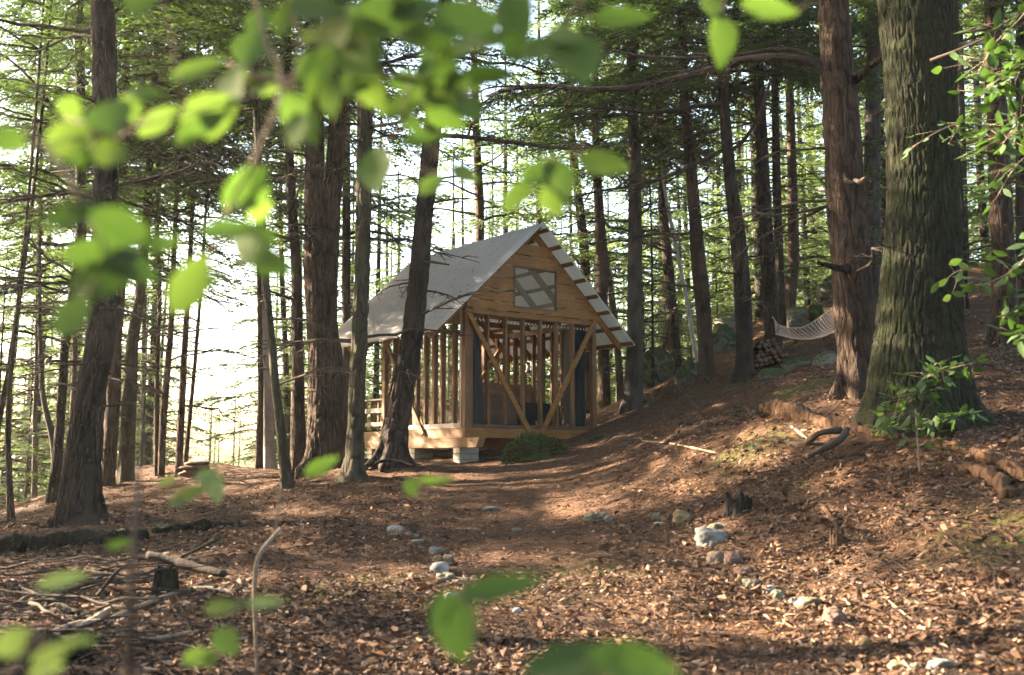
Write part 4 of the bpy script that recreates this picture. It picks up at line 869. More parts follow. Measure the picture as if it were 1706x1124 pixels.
# splintered end and stubs of the rotting log
r=rng(8); q=ghit(1288,694); mb=MB()
for k in range(34):
    a=q+np.array([r.normal(.05,.12),r.normal(0,.06),r.uniform(.0,.12)]); d=np.array([r.normal(-.3,1),r.normal(0,.3),r.uniform(.1,.9)]); d/=np.linalg.norm(d); mb.tube([a,a+d*r.uniform(.05,.2)],[r.uniform(.006,.016),.002],4)
tag(mb.build('wood_splinters',M['rotwood']),'heap of orange splinters at the broken end of the rotting log','splinters',None,'stuff')
def stump(a,b,w_,h_,mt,lab,seed,nm='stump'):
    p=ghit(a,b); k=pxm(p[1]); R0=w_*k/2*.7; Hh=h_*k; seg=64; n=26; r=rng(seed); th=np.arange(seg)*2*np.pi/seg; p[1]+=R0*.6
    top=Hh*(.55+.5*vn(np.cos(th)*2.2+seed,np.sin(th)*2.2,0,seed)+.25*(vn(np.cos(th)*7,np.sin(th)*7,0,seed+1)-.5)); V=[]
    for i in range(n):
        t=i/(n-1); z=top*t-.08*(1-t); rr_=R0*(1+.55*np.exp(-t*5)*(.5+.5*np.cos(5*th+seed))-.22*t)*(1+.3*(vn(np.cos(th)*4,np.sin(th)*4,z*6,seed+3)-.5)); V.append(np.c_[rr_*np.cos(th),rr_*np.sin(th),z])
    for i in range(6):
        t=(i+1)/6; rr_=R0*.72*(1-t); V.append(np.c_[rr_*np.cos(th),rr_*np.sin(th),top*(1-.6*t)+.0*th])
    V=np.concatenate(V); n=n+6; i=np.arange(n-1)[:,None]*seg; j=np.arange(seg)[None,:]; kk=(j+1)%seg
    o=link(nm,mesh_np(nm,V,[np.stack([i+j,i+kk,i+seg+kk,i+seg+j],-1).reshape(-1,4)]),M[mt],None,p); tag(o,lab,nm); return o
M['charred']=bark('dark_stump_wood',(.008,.007,.006),(.028,.022,.017),20)
stump(1234,858,72,36,'charred','small black jagged rotten stump on the right slope',3)
stump(270,1000,66,54,'bark_mossy','small green mossy stump left of centre under the propped stick',5)
stump(1396,912,34,30,'rotwood','little broken rotten stump in the right litter',7)
# brush pile of thin dead sticks on the left
r=rng(91); mb=MB()
for k in range(90):
    a,b=r.uniform(-30,300),r.uniform(945,1110); p=ghit(a,b); an=r.normal(.35,.55)+(np.pi if r.random()<.5 else 0); l=r.uniform(.25,1.1); d=np.array([math.cos(an),math.sin(an)*.8,r.uniform(-.08,.18)])
    p=p+np.array([0,0,r.uniform(.01,.12)]); tt=np.linspace(-.5,.5,6)[:,None]; w2=np.cumsum(r.normal(0,.02*l,(6,3)),axis=0); q_=p+tt*l*d+w2; q_[:,2]=np.maximum(q_[:,2],gz(q_[:,0],q_[:,1])+.008); mb.tube(q_,r.uniform(.004,.014)*np.linspace(1,.4,6),5)
tag(mb.build('brush_pile',M['deadwood'],smooth=True),'tangled low pile of thin dead sticks at the lower left','brush pile',None,'stuff')
# stacked firewood
r=rng(21); fb=pt(1256,622,18.3); kx=pxm(18.3); lr=4.3*kx; fw=None
endm=mat('log_end',(.20,.13,.085),.9); L(endm,ramp(endm,noise(endm,coords(endm),22,4,.6),[(.3,(.05,.03,.02)),(.7,(.16,.10,.065))]),bsdf(endm).inputs['Base Color'])
V,Fs=tube_arr([(0,-.25,0),(0,.25,0)],lr,12); fme=mesh_np('firewood_log',V,Fs,np.r_[np.zeros(12),np.ones(2)]); fme.materials.append(M['bark_pine']); fme.materials.append(endm)
for row,cnt in enumerate((6,6,5,5,4,3)):
    for k in range(cnt):
        o=bpy.data.objects.new('firewood_log',fme); COL.objects.link(o); x=fb[0]+(k+.5*(row%2)+.3*row*.5)*lr*2.02; y=fb[1]+r.uniform(-.05,.05); s=r.uniform(.86,1.0)
        o.location=(x,y,gz(fb[0]+5*lr,fb[1])+lr*.6+row*lr*1.74+.02*k); o.scale=(s,r.uniform(.85,1.1),s); o.rotation_euler=(0,r.uniform(0,6),0)
        tag(o,'round cut firewood log stacked in the pile between two trunks','log','firewood pile logs')
# stacked stones at the crest in the glare
for i,(a,b,w_,h_,lab) in enumerate([(318,794,36,10,'bottom slab of the dark stone pile at the bright crest'),(340,793,30,10,'lower right slab of the dark stone pile at the crest'),(326,784,46,10,'middle slab of the dark stone pile at the crest'),(328,776,38,8,'top slab of the dark stone pile at the crest')]):
    p=pt(a,b,19.5); k=pxm(19.5); p[2]+=h_*k/2; rock('stone','stone',lab,p,(w_*k,w_*k*.8,h_*k*1.15),80+i,M['rock_brown'],3,.18,blocky=.3)
# ------------------------------------------------------------ hammock
hm=empty('hammock',pt(1345,560,16)); tag(hm,'pale rope net hammock slung between two trunks on the right','hammock'); hb_=np.array(hm.location)
rope=mat('cotton_rope',(.40,.32,.28),.9,.1)
far=cr([pt(1297,541,18.5),pt(1315,546,17.9),pt(1338,545,17.2),pt(1358,534,16.5),pt(1376,522,15.6),pt(1392,514,14.6)],60)
nearE=cr([pt(1293,556,18.2),pt(1315,562,17.4),pt(1343,565,16.4),pt(1368,561,15.4),pt(1392,552,14.0)],60)
mb=MB(); NS=15
for k in range(NS+1):
    t=k/NS; c=far*(1-t)+nearE*t; c=c-np.array([0,0,1])*(.10*math.sin(math.pi*t))*np.sin(np.linspace(0,np.pi,60))[:,None]
    if k in(0,NS): mb.tube(c-hb_,.012,5)
def hp(s,t):
    s=np.clip(s,0,1); c=np.array([np.interp(s*59,np.arange(60),far[:,i])*(1-t)+np.interp(s*59,np.arange(60),nearE[:,i])*t for i in range(3)]); c[2]-=.10*math.sin(math.pi*t)*math.sin(math.pi*s); return c
for k in range(-9,27):
    for sgn in (1,-1):
        P=[hp(s0,t) for t in np.linspace(0,1,9) for s0 in [(k/18+sgn*t*.38)+(0 if sgn>0 else .38)] if 0<=s0<=1]
        if len(P)>1: mb.tube(np.array(P)-hb_,.007,3,False)
mb.build('net',rope,hm,smooth=True)
mb=MB(); kn=pt(1290,531,19.0)
for k in range(10): mb.tube(np.array([kn,hp(0,k/9)])-hb_,.005,4)
kr=pt(1404,500,12.3)
for k in range(8): mb.tube(np.array([kr,hp(1,k/7)])-hb_,.005,4)
mb.tube(np.array([kn,pt(1286,527,19.3)])-hb_,.009,5); mb.build('rope',rope,hm,smooth=True)
MB().bar(hp(0,0)-hb_,hp(0,1)-hb_,.03,.025).build('spreader_bar',M['palewood'],hm); MB().bar(hp(1,0)-hb_,hp(1,1)-hb_,.03,.025).build('spreader_bar',M['palewood'],hm)
# ------------------------------------------------------------ traced limbs on the trunks
def limb(root,pp,mt='deadwood',nm='limb',seed=1,subs=0,seg=8):
    o=stick(nm,None,None,pp,mt,seed,seg,jag=.12,parent=root)
    if subs:
        r=rng(seed+50); Q=cr(np.array([pt(a,b,D) for a,b,D,_ in pp]),40); L0=np.array(root.location)
        for k in range(subs):
            i=r.integers(6,39); me=BR[r.integers(0,5)]; b=bpy.data.objects.new('branch',me); COL.objects.link(b); b.parent=root; b.location=tuple(Q[i]-L0)
            s=r.uniform(.5,.95); b.scale=(s,s,s); dd=Q[min(i+1,39)]-Q[i-1]; a0=math.atan2(dd[1],dd[0]); b.rotation_euler=(r.uniform(-1.2,1.2),r.uniform(-.5,.6),a0+r.choice([-1,1])*r.uniform(.4,1))
    return o
HT=ROOTS[28]; T25r=ROOTS[24]; T26r=ROOTS[25]
limb(HT,[(1392,138,12,9),(1360,108,12,7.5),(1325,97,12,7),(1280,95,12.1,6.5),(1235,100,12.2,6.5),(1190,113,12.3,6),(1130,130,12.4,5.6),(1060,144,12.5,5.2),(980,149,12.6,4.8),(900,143,12.7,4.5),(830,152,12.8,3)],'deadwood',subs=15,seed=3,seg=10)
limb(HT,[(1380,118,12,5),(1340,88,12.1,4.5),(1290,82,12.2,4),(1235,90,12.3,3.5),(1160,96,12.4,3.5),(1090,95,12.5,3),(1030,86,12.6,2.5),(985,74,12.6,1.5)],subs=10,seed=4)
limb(HT,[(1425,135,11.9,7),(1450,110,11.5,6),(1475,88,11.2,4)],'bark_red',seed=5)
limb(HT,[(1412,447,11.8,8),(1395,446,11.6,6),(1375,441,11.4,4),(1360,436,11.3,3)],'bark_red',seed=6)
limb(HT,[(1425,300,11.75,3),(1432,303,11.6,4.5),(1437,299,11.5,3.5),(1441,295,11.45,1.5)],'palewood',nm='broken_stub',seed=7)
limb(HT,[(1423,303,11.75,1.5),(1412,302,11.65,3.5),(1409,297,11.6,2)],'palewood',nm='broken_stub',seed=8)
limb(HT,[(1412,330,12,3.5),(1380,342,12,3),(1340,352,12,2.5),(1280,362,12,1.5)],seed=9,subs=2)
limb(HT,[(1436,495,12,5),(1400,470,11.9,2)],'bark_red',seed=10)
limb(T25r,[(1216,245,18,4),(1180,262,17.8,3.5),(1120,290,17.5,3),(1060,308,17.3,2.6),(1000,318,17,2),(940,330,16.8,1.2)],subs=9,seed=11)
limb(T25r,[(1215,252,18,3),(1240,232,17.6,3.5),(1265,190,17.2,3.2),(1285,130,17,2.5)],seed=12,subs=2)
limb(T25r,[(1205,172,18,4),(1150,178,17.8,3.5),(1085,186,17.5,3),(1020,180,17.3,2.4),(940,176,17.1,2),(862,176,17,1.2)],subs=9,seed=13)
limb(T25r,[(1196,215,18,3),(1130,235,17.6,2.5),(1070,285,17.4,2),(1010,322,17.2,1)],subs=4,seed=14)
limb(ROOTS[15],[(722,225,15.9,4.5),(780,228,15.7,4),(860,238,15.5,3.5),(950,247,15.3,2.8),(1020,243,15.2,1.4)],subs=8,seed=15)
limb(ROOTS[15],[(730,122,15.9,5),(700,132,15.7,4.5),(660,124,15.5,4),(640,90,15.4,2)],subs=4,seed=16)
limb(ROOTS[15],[(703,435,15.8,2),(725,437,15.4,2),(748,441,15.2,1.2)],seed=17)
limb(ROOTS[0],[(165,330,12.6,3.5),(110,322,12.6,3),(50,330,12.5,2.5),(-20,342,12.4,1.5)],subs=6,seed=18)
limb(ROOTS[0],[(158,482,12.6,3),(110,470,12.6,2.6),(60,476,12.5,2),(0,490,12.4,1.5)],subs=6,seed=19)
limb(ROOTS[0],[(185,310,12.6,3),(240,300,12.7,2.6),(300,285,12.8,2),(340,262,12.9,1.2)],subs=6,seed=20)
limb(ROOTS[35],[(134,240,17,3.5),(90,180,16.9,3),(40,120,16.8,2.4),(-10,80,16.7,1.6)],subs=6,seed=21)
limb(oak,[(1596,75,10.1,4),(1640,72,9.9,3.4),(1706,86,9.7,2.4)],'palewood',seed=22,subs=2)
limb(oak,[(1550,100,9.7,3),(1590,85,9.5,2.6),(1650,60,9.3,2)],'palewood',seed=23)
# ------------------------------------------------------------ leafy sprigs and foreground branches
LO=np.array([(0,0,0),(.14,.30,0),(.36,.5,0),(.60,.44,0),(.82,.24,0),(1,0,0),(.82,-.24,0),(.60,-.44,0),(.36,-.5,0),(.14,-.30,0),(.36,0,0),(.66,0,0)])
LF3=[[0,10,1],[1,10,2],[4,11,5],[5,11,6],[9,10,0],[9,8,10]]; LF4=[[2,10,11,3],[7,11,10,8]]; LF3+=[[3,11,4],[6,11,7]]
def leaves(L_,seed):
    """L_: (centre point, axis vector, side vector, length, width) -> verts, faces"""
    r=rng(seed); VV=[];A=[];B=[];n=0
    for c,ax,sd_,ln_,wd in L_:
        ax=ax/np.linalg.norm(ax); nn=np.cross(ax,sd_); nn/=np.linalg.norm(nn); sd_=np.cross(nn,ax)
        X=LO[:,0]-.5; Y=LO[:,1]; fold=r.uniform(.05,.35); curl=r.uniform(-.3,.3)
        V=c+np.outer(X*ln_,ax)+np.outer(Y*wd,sd_)+np.outer(np.abs(Y)*wd*fold+curl*ln_*(X**2)+.02*wd*np.sin(X*30)*np.abs(Y),nn)
        VV.append(V); A+=[[q+n for q in f] for f in LF3]; B+=[[q+n for q in f] for f in LF4]; n+=12
    return np.concatenate(VV),[np.array(A),np.array(B)]
def cam_axes(ang,tilt,r):
    a=R(ang); ax=np.array([math.cos(a),0,math.sin(a)]); sd_=np.array([-math.sin(a),0,math.cos(a)]); dp=np.array([0,1.,0])
    t1,t2=r.uniform(-tilt,tilt,2); return ax+dp*math.sin(t1),sd_*math.cos(t2)+dp*math.sin(t2)
def fg(nm,lab,cat,stems,lv,mt,seed,auto=None,stemmat='palewood'):
    """stems: polylines of (px,py,D,radius px); lv: (px,py,len,wid,angle,D); auto: (count,len px,wid px,spread px) leaves thrown along the stems"""
    r=rng(seed); base=pt(*stems[0][0][:3]); root=empty(nm,base); tag(root,lab,cat); mb=MB(); allp=[]
    for st_ in stems:
        Q=cr(np.array([[*pt(a,b,D),rp*pxm(D)] for a,b,D,rp in st_]),16); mb.tube(Q[:,:3]-base,Q[:,3],6); allp+=list(Q[:,:3])
    allp=np.array(allp); L_=[]
    ex=[]
    if len(lv)>12:
        for q in lv:
            for _ in range(1): ex.append((q[0]+r.normal(0,34),q[1]+r.normal(0,26),q[2]*r.uniform(.45,.8),q[3]*r.uniform(.45,.8),q[4]+r.normal(0,35),q[5]+r.uniform(-.05,.15)))
    for q in list(lv)+ex:
        a,b,ln_,wd,an,D=q[:6]; k=pxm(D); c=pt(a,b,D); ax,sd_=cam_axes(an,.5,r); L_.append((c,ax,sd_,ln_*k*1.02,wd*k*1.08))
        if len(stems): # petiole to the nearest point of a stem
            e0=c-ax/np.linalg.norm(ax)*ln_*k*.5; e1=c+ax/np.linalg.norm(ax)*ln_*k*.5
            d0=np.linalg.norm(allp-e0,axis=1).min(); d1=np.linalg.norm(allp-e1,axis=1).min(); e=e0 if d0<d1 else e1; j=np.linalg.norm(allp-e,axis=1).argmin()
            mb.tube(np.array([allp[j],(allp[j]+e)/2+np.array([0,0,.004]),e])-base,[.0014,.001,.0008],4)
    if auto:
        cnt,ln0,wd0,spr=auto; 
        for k_ in range(cnt):
            p=allp[r.integers(3,len(allp))]; k=pxm(p[1]); c=p+r.normal(0,1,3)*spr*k*np.array([1,.8,.6]); d=c-p+np.array([0,0,-.02]); d/=np.linalg.norm(d)+1e-6
            sd_=np.cross(d,[0,0,1.])+r.normal(0,.35,3); L_.append((c,d,sd_,ln0*k*r.uniform(.6,1.2),wd0*k*r.uniform(.7,1.15))); mb.tube(np.array([p,c-d*ln0*k*.4])-base,[.0015,.0008],3)
    mb.build('stem',M[stemmat],root,smooth=True)
    if L_:
        V,Fs=leaves(L_,seed+1); link('foliage',mesh_np('foliage',V-base,Fs),M[mt],root)
    return root
fg('beech_branch','blurred leafy branch hanging into the upper left foreground','branch',
 [[(420,-20,1.45,3),(440,60,1.45,3),(470,140,1.45,3),(430,250,1.4,3),(385,340,1.4,3),(345,440,1.4,2)],[(470,140,1.45,2.5),(380,170,1.4,2.5),(270,200,1.35,2),(150,225,1.3,2)],[(415,128,1.5,6),(460,134,1.5,6),(505,136,1.5,3)]],
 [(420,78,95,60,80,1.5),(330,118,105,36,18,1.5),(265,200,90,38,50,1.5),(185,200,85,80,-60,1.3),(120,232,95,62,20,1.3),(185,255,80,50,-20,1.3),(15,235,70,42,-20,1.3),(350,190,115,72,30,1.4),(385,150,90,66,60,1.4),(335,215,100,50,40,1.4),(440,135,70,30,40,1.5),(400,310,100,40,55,1.4),(435,298,55,30,60,1.4),(425,335,50,24,30,1.4),(320,470,130,60,52,1.35),(425,415,125,60,-32,1.35),(385,385,100,42,8,1.35),(237,2,75,50,0,1.3),(240,155,80,24,-8,1.35)],'beech',301)
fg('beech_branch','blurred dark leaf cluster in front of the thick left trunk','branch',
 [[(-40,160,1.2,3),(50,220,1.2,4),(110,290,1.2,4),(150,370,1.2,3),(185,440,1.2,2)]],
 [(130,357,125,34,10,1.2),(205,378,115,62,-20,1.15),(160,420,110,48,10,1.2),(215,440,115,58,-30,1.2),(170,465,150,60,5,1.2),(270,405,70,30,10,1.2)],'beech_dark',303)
fg('beech_branch','blurred yellow green leaf below the dark leaf cluster on the left','branch',[[(160,460,1.2,1.5),(145,485,1.2,1.2),(135,495,1.2,1)]],[(122,522,92,58,62,1.2)],'beech',305)
fg('beech_branch','dense blurred leafy branch across the top centre of the photo','branch',
 [[(560,-30,1.5,3),(540,50,1.5,3),(600,110,1.5,3),(690,130,1.5,3),(760,150,1.55,2),(820,160,1.6,1.5)],[(480,-20,1.4,3),(500,80,1.4,2.5),(480,160,1.4,2),(500,220,1.4,1.5)],[(820,-30,1.5,2.5),(740,40,1.5,2.5),(640,60,1.5,2.5),(560,60,1.5,2)],[(690,140,1.7,1.5),(700,220,1.75,1.5),(735,285,1.8,1.2),(640,262,1.85,1)]],
 [(500,198,105,60,-58,1.35),(475,30,70,40,60,1.4),(560,50,115,70,60,1.4),(535,110,100,62,45,1.4),(600,95,90,70,-50,1.4),(618,150,90,52,-60,1.45),(530,15,125,60,-20,1.4),(590,140,70,60,80,1.45),(645,28,140,66,10,1.4),(700,62,145,58,-20,1.45),(780,35,140,72,15,1.45),(690,15,120,50,0,1.4),(860,28,105,70,-70,1.5),(765,84,115,40,0,1.5),(735,150,125,66,30,1.5),(775,178,95,58,-50,1.5),(812,124,115,34,-5,1.55),(680,172,105,40,20,1.5),(740,190,90,50,-30,1.5),(600,55,120,60,0,1.4),(550,165,80,40,-80,1.4),(705,232,95,20,5,1.6)],'beech',307)
fg('beech_branch','three sharper hanging leaves above the cabin roof ridge','branch',[[(690,190,1.8,1.2),(650,230,1.85,1.2),(632,246,1.9,1)],[(690,190,1.8,1.2),(735,260,1.8,1.2),(745,282,1.8,1)]],[(628,287,90,66,-82,1.9),(720,308,66,32,48,1.8),(775,290,62,30,-32,1.8)],'beech',309)
fg('beech_branch','blurred pair of leaves hanging near the top right of centre','branch',[[(1000,-30,1.45,2),(950,20,1.45,2),(925,60,1.45,1.5),(880,-10,1.45,1.5)]],[(962,100,115,84,-72,1.4),(905,80,95,45,20,1.4),(940,60,70,40,-20,1.4),(945,90,80,50,40,1.45)],'beech',311)
fg('beech_branch','single flat blurred leaf high right of centre','branch',[[(960,10,1.6,1),(985,24,1.6,1),(995,28,1.6,.8)]],[(1037,30,108,38,4,1.6)],'beech',313)
fg('beech_branch','blurred leaf hanging straight down before the top right limbs','branch',[[(1200,-30,1.7,1.2),(1205,0,1.7,1.2),(1203,25,1.7,1)]],[(1200,68,98,56,-86,1.7),(1185,14,55,36,-60,1.7)],'beech',315)
fg('beech_branch','blurred dark green leaf along the top edge near the right','branch',[[(1360,-10,1.5,1),(1345,8,1.5,1),(1335,12,1.5,.8)]],[(1280,14,125,38,2,1.5)],'beech',317)
fg('beech_branch','blurred leaf group hanging over the cabin peak','branch',[[(1000,200,1.5,.8),(960,250,1.5,1),(900,275,1.5,1),(870,300,1.55,1)]],[(928,300,105,60,-72,1.5),(866,320,85,34,45,1.6),(1005,272,95,42,-14,1.6),(898,290,75,44,30,1.5),(920,335,60,40,-60,1.5)],'beech',319)
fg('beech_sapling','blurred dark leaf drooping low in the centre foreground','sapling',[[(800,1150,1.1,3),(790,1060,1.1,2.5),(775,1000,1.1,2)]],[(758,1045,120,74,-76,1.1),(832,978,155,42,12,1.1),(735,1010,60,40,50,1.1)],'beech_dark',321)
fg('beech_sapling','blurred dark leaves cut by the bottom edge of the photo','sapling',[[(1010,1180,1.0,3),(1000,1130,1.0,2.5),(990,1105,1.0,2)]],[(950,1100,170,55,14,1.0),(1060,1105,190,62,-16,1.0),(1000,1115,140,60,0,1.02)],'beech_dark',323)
fg('beech_sapling','small blurred sprig over the path below the upright mossy trunk','sapling',[[(720,900,2.0,.6),(710,840,2.0,.8),(700,803,2.0,.8)]],[(686,812,34,24,-60,2.0),(725,800,64,12,2,2.0)],'beech',325)
fg('beech_sapling','blurred light leaf before the foot of the forked trunk','sapling',[[(505,830,1.9,.6),(506,810,1.9,.8),(512,792,1.9,.8)]],[(536,775,66,26,28,1.9)],'beech',327)
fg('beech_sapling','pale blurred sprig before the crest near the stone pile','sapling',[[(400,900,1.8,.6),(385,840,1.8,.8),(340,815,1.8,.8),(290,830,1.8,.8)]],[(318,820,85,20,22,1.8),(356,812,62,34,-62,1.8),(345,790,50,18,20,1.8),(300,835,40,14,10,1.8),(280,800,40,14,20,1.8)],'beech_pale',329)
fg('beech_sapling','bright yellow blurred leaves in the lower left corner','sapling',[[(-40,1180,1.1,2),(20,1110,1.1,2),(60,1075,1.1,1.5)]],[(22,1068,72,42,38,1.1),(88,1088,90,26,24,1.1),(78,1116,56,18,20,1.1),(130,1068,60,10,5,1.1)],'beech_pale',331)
fg('beech_sapling','blurred pale leaf over the brush pile','sapling',[[(40,1010,1.4,.8),(60,985,1.4,.8),(70,975,1.4,.8)]],[(105,966,84,24,14,1.4)],'beech_pale',333)
fg('beech_sapling','small bright leaf beside the thin blurred stem','sapling',[[(228,930,1.5,.7),(225,912,1.5,.8),(222,905,1.5,.8)]],[(198,907,52,15,14,1.5)],'beech',335)
fg('beech_sapling','pale blurred leaf pair low on the left of centre','sapling',[[(425,1130,1.4,1),(428,1060,1.4,1),(425,1010,1.4,1)]],[(375,1010,80,24,12,1.4),(440,1004,70,18,4,1.4)],'beech_pale',337)
fg('beech_sapling','green blurred leaves near the bottom left of centre','sapling',[[(350,1150,1.7,.8),(355,1110,1.7,.8),(360,1090,1.7,.8)]],[(378,1070,58,40,-42,1.7),(330,1095,50,30,10,1.7),(352,1098,34,24,40,1.7)],'beech',339)
fg('bare_stem','blurred upright grey stem in the lower left foreground','stem',[[(212,1180,1.3,8),(216,1050,1.3,7.5),(222,950,1.32,7),(228,850,1.35,6),(232,760,1.4,4),(235,640,1.45,2)]],[],'beech',341,stemmat='deadwood')
fg('bare_stem','thin upright twig rising from the bottom left of centre','stem',[[(458,885,3.2,2.2),(463,850,3.2,2),(466,810,3.2,1.4)]],[],'beech',343)
fg('beech_sapling','slim white stemmed sapling with a leafy top before the oak roots','sapling',
 [[(1532,786,8.7,1.6),(1529,740,8.7,1.6),(1526,690,8.7,1.5),(1525,645,8.7,1.3)],[(1526,660,8.7,1),(1550,625,8.6,1),(1590,612,8.5,.8),(1620,605,8.4,.6)],[(1526,660,8.7,1),(1505,650,8.7,1),(1490,690,8.7,.6)],[(1526,670,8.7,1),(1560,605,8.6,1),(1575,640,8.6,.8)]],[],'beech_dark',345,auto=(130,24,12,19))
fg('beech_sapling','low leafy seedling at the left foot of the oak','sapling',[[(1490,716,9.4,1),(1478,700,9.4,1),(1470,688,9.4,.8)],[(1490,716,9.4,1),(1460,712,9.3,1)]],[],'beech',347,auto=(30,24,12,14))
fg('beech_sapling','leafy sprig lying low over the oak roots','sapling',[[(1530,715,9,1),(1560,700,9,1),(1600,692,9,.8),(1625,690,9,.6)]],[],'beech_dark',349,auto=(44,24,11,12))
fg('beech_branch','small leafy sprig in front of the lit middle of the oak','branch',[[(1640,455,7.5,1),(1600,450,7.5,1),(1570,470,7.5,.8)],[(1600,450,7.5,.8),(1590,480,7.5,.6)]],[(1592,436,26,12,20,7.5),(1606,444,22,11,-40,7.5),(1570,470,26,11,30,7.5),(1558,478,24,9,60,7.5),(1598,460,22,10,70,7.5),(1578,496,24,11,30,7.5),(1598,490,22,10,-20,7.5)],'beech',351)
fg('beech_branch','leafy sprig reaching across the upper part of the oak','branch',[[(1680,200,7.6,1),(1620,200,7.6,1),(1570,215,7.6,1),(1520,245,7.6,.8)],[(1600,205,7.6,.8),(1580,240,7.6,.6)]],[],'beech_dark',353,auto=(22,26,13,20))
fg('maple_branch','bright leafy branch filling the top right corner','branch',[[(1740,-20,7,1.6),(1700,30,7,1.4),(1660,70,7,1.2),(1630,120,7,.8)],[(1720,100,7,1.4),(1680,120,7,1.2),(1640,150,7,.8)],[(1740,160,7,1.2),(1700,200,7,1),(1670,240,7,.8)]],[],'beech_dark',355,auto=(170,30,17,34))
fg('maple_branch','hanging leafy branch at the right edge halfway down','branch',[[(1740,380,6.8,1.4),(1700,440,6.8,1.2),(1660,465,6.8,1),(1630,475,6.8,.7)],[(1740,480,6.8,1.2),(1700,510,6.8,1),(1670,530,6.8,.8)],[(1740,540,6.8,1),(1690,560,6.8,.8)]],[],'beech_dark',357,auto=(100,30,16,20))
fg('maple_branch','few leaves against the dark red trunk right of the oak','branch',[[(1740,230,8,1),(1690,280,8,1),(1660,330,8,.8)],[(1700,270,8,.8),(1650,290,8,.6)]],[],'beech_dark',359,auto=(30,26,14,26))
fg('bare_stem','leaning bare pale sapling between the cabin and the sunlit trunk','stem',[[(1190,718,14.2,1.8),(1165,684,14.4,1.5),(1142,655,14.6,1.2),(1120,625,14.8,1),(1092,596,15,.8),(1064,572,15.2,.5)],[(1140,652,14.6,1.2),(1110,645,14.6,.8),(1080,632,14.6,.5)],[(1165,684,14.4,1),(1190,670,14.4,.6)]],[],'beech',361,stemmat='deadwood')
for i,(a,b,c_,s_,lab) in enumerate([(1090,668,22,30,'low fern like seedlings at the edge of the bright path strip'),(1135,655,18,24,'low seedlings before the mossy boulder'),(1262,752,14,16,'tiny green seedling in the litter left of the curved limb'),(1250,690,16,20,'small seedling right of the leaning bare sapling'),(1185,640,16,18,'ferns around the foot of the sunlit trunk'),(1330,815,8,14,'tiny sprout on the right litter slope'),(1660,610,14,30,'seedling on the slope below the dark red trunk'),(130,700,20,26,'sprig of young leaves behind the thick left trunk')]):
    q=ghit(a,b); D=q[1]; fg('seedling',lab,'seedling',[[(a,b+4,D,.8),(a-4,b-8,D,.7),(a-10,b-14,D,.5)],[(a,b+2,D,.8),(a+10,b-8,D,.6)]],[],'beech_dark',400+i,auto=(c_,14,6,s_*.6))
# ------------------------------------------------------------ leaf litter, pine straw and twigs
def on_ground(cnt,seed,d0,d1,xs=.66,keep=None):
    r=rng(seed); D=d0*(d1/d0)**r.random(cnt); x=r.uniform(-xs,xs,cnt)*D; 
    if keep is not None: k=r.random(cnt)<keep(x,D); x,D=x[k],D[k]
    z=gbase(x,D)+micro(x,D); e=.06; nx=-(gbase(x+e,D)+micro(x+e,D)-z)/e; ny=-(gbase(x,D+e)+micro(x,D+e)-z)/e
    Nn=np.c_[nx,ny,np.ones(len(x))]; Nn/=np.linalg.norm(Nn,axis=1)[:,None]; return np.c_[x,D,z],Nn,r
def leafmask(x,D):
    path=np.exp(-((x-(.1+.03*(D-10)))/(1.3+.03*D))**2)*(D>8.6)      # trodden strip stays mostly bare
    far=np.clip((D-13)/4,0,1)
    return np.clip(1-.93*path-.75*far*(x<4),.03,1)*(.35+.65*(vn(x*.8,D*.8,0,31)>.36))
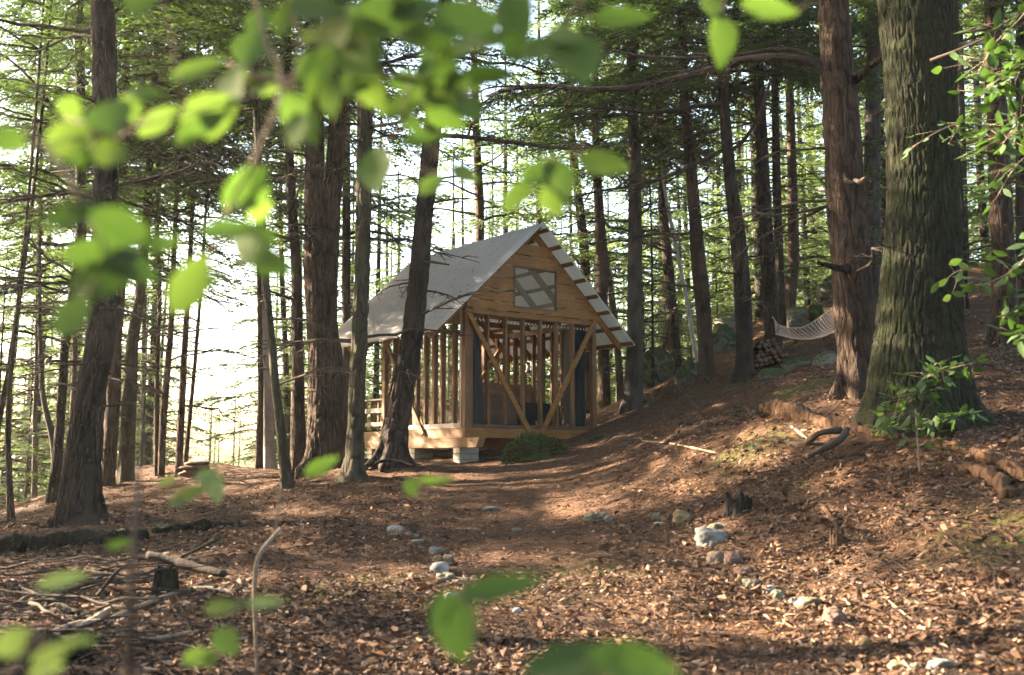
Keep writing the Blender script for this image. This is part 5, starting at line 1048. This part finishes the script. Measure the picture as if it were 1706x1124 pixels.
def litter(nm,cnt,seed,d0,d1,size,mt,keep,lift=.03):
    P,Nn,r=on_ground(cnt,seed,d0,d1,keep=keep); n=len(P); a=r.uniform(0,6.28,n); ax=np.c_[np.cos(a),np.sin(a),r.normal(0,.25,n)]
    Nn=Nn+r.normal(0,.38,(n,3)); Nn/=np.linalg.norm(Nn,axis=1)[:,None]; ax-=(ax*Nn).sum(1)[:,None]*Nn; ax/=np.linalg.norm(ax,axis=1)[:,None]; sd_=np.cross(Nn,ax)
    l=size[0]+(size[1]-size[0])*r.random(n)**1.7; w_=l*r.uniform(.18,.62,n); f=r.uniform(-.3,.9,n)*w_; cu=r.uniform(-.4,.9,n)*l; P=P+Nn*(r.random(n)**2*lift+.004)[:,None]
    T=np.array([(-.5,0),(-.22,.5),(.22,.30),(.5,0),(.12,-.38),(-.12,-.5)])
    V=P[:,None,:]+T[None,:,0,None]*(ax*l[:,None])[:,None,:]+T[None,:,1,None]*(sd_*w_[:,None])[:,None,:]+(np.abs(T[:,1])[None,:]*f[:,None]+(T[:,0]**2)[None,:]*cu[:,None])[:,:,None]*Nn[:,None,:]
    i=np.arange(n)[:,None]*6; Q=np.concatenate([i+np.array([[0,1,2,3]])[:, ::-1],i+np.array([[0,3,4,5]])[:, ::-1]])
    return tag(link(nm,mesh_np(nm,V.reshape(-1,3),[Q],smooth=False),M[mt]),kind='stuff')
litter('leaf_litter',210000,501,4.6,28,(.018,.070),'litter',leafmask)
litter('leaf_litter_curled',26000,502,4.6,16,(.05,.10),'litter',leafmask,.06)
P,Nn,r=on_ground(220000,503,4.6,30); n=len(P); a=r.uniform(0,6.28,n); ax=np.c_[np.cos(a),np.sin(a),r.normal(0,.15,n)]; ax-=(ax*Nn).sum(1)[:,None]*Nn; ax/=np.linalg.norm(ax,axis=1)[:,None]
l=r.uniform(.03,.10,n); V=quads(P+Nn*.006-ax*l[:,None]*.5,ax,Nn+r.normal(0,.3,(n,3)),l,.0013+.00024*P[:,1])
tag(link('pine_straw',mesh_np('pine_straw',V,[np.arange(n*4).reshape(-1,4)],smooth=False),M['duff']),kind='stuff')
P,Nn,r=on_ground(6500,504,4.8,26); mb=MB()
for p,q in zip(P,Nn):
    a=r.uniform(0,6.28); d=np.array([math.cos(a),math.sin(a),0]); d-=d@q*q; l=r.uniform(.06,.42)*(1.6 if abs(p[0])>2.5 else .7); b=np.cross(q,d); rad=r.uniform(.0015,.005)
    mb.tube(np.array([p-d*l/2,p+b*l*r.normal(0,.06)+q*r.uniform(.0,.03),p+d*l/2+b*l*r.normal(0,.08)])+q*.012,[rad,rad*.9,rad*.5],4,False)
tag(mb.build('fallen_twigs',M['deadwood'],smooth=True),kind='stuff')
# ------------------------------------------------------------ the hazy air
hz=bpy.data.materials.new('haze'); hz.use_nodes=True; n_=hz.node_tree.nodes; n_.clear(); o_=n_.new('ShaderNodeOutputMaterial'); pv=n_.new('ShaderNodeVolumePrincipled')
pv.inputs['Color'].default_value=(.96,.95,.93,1); pv.inputs['Density'].default_value=.0005; pv.inputs['Anisotropy'].default_value=.55
hz.node_tree.links.new(pv.outputs[0],o_.inputs['Volume'])
b=MB().box((-75,-30,-40),(75,100,30)).build('haze',hz); tag(b,kind='stuff')
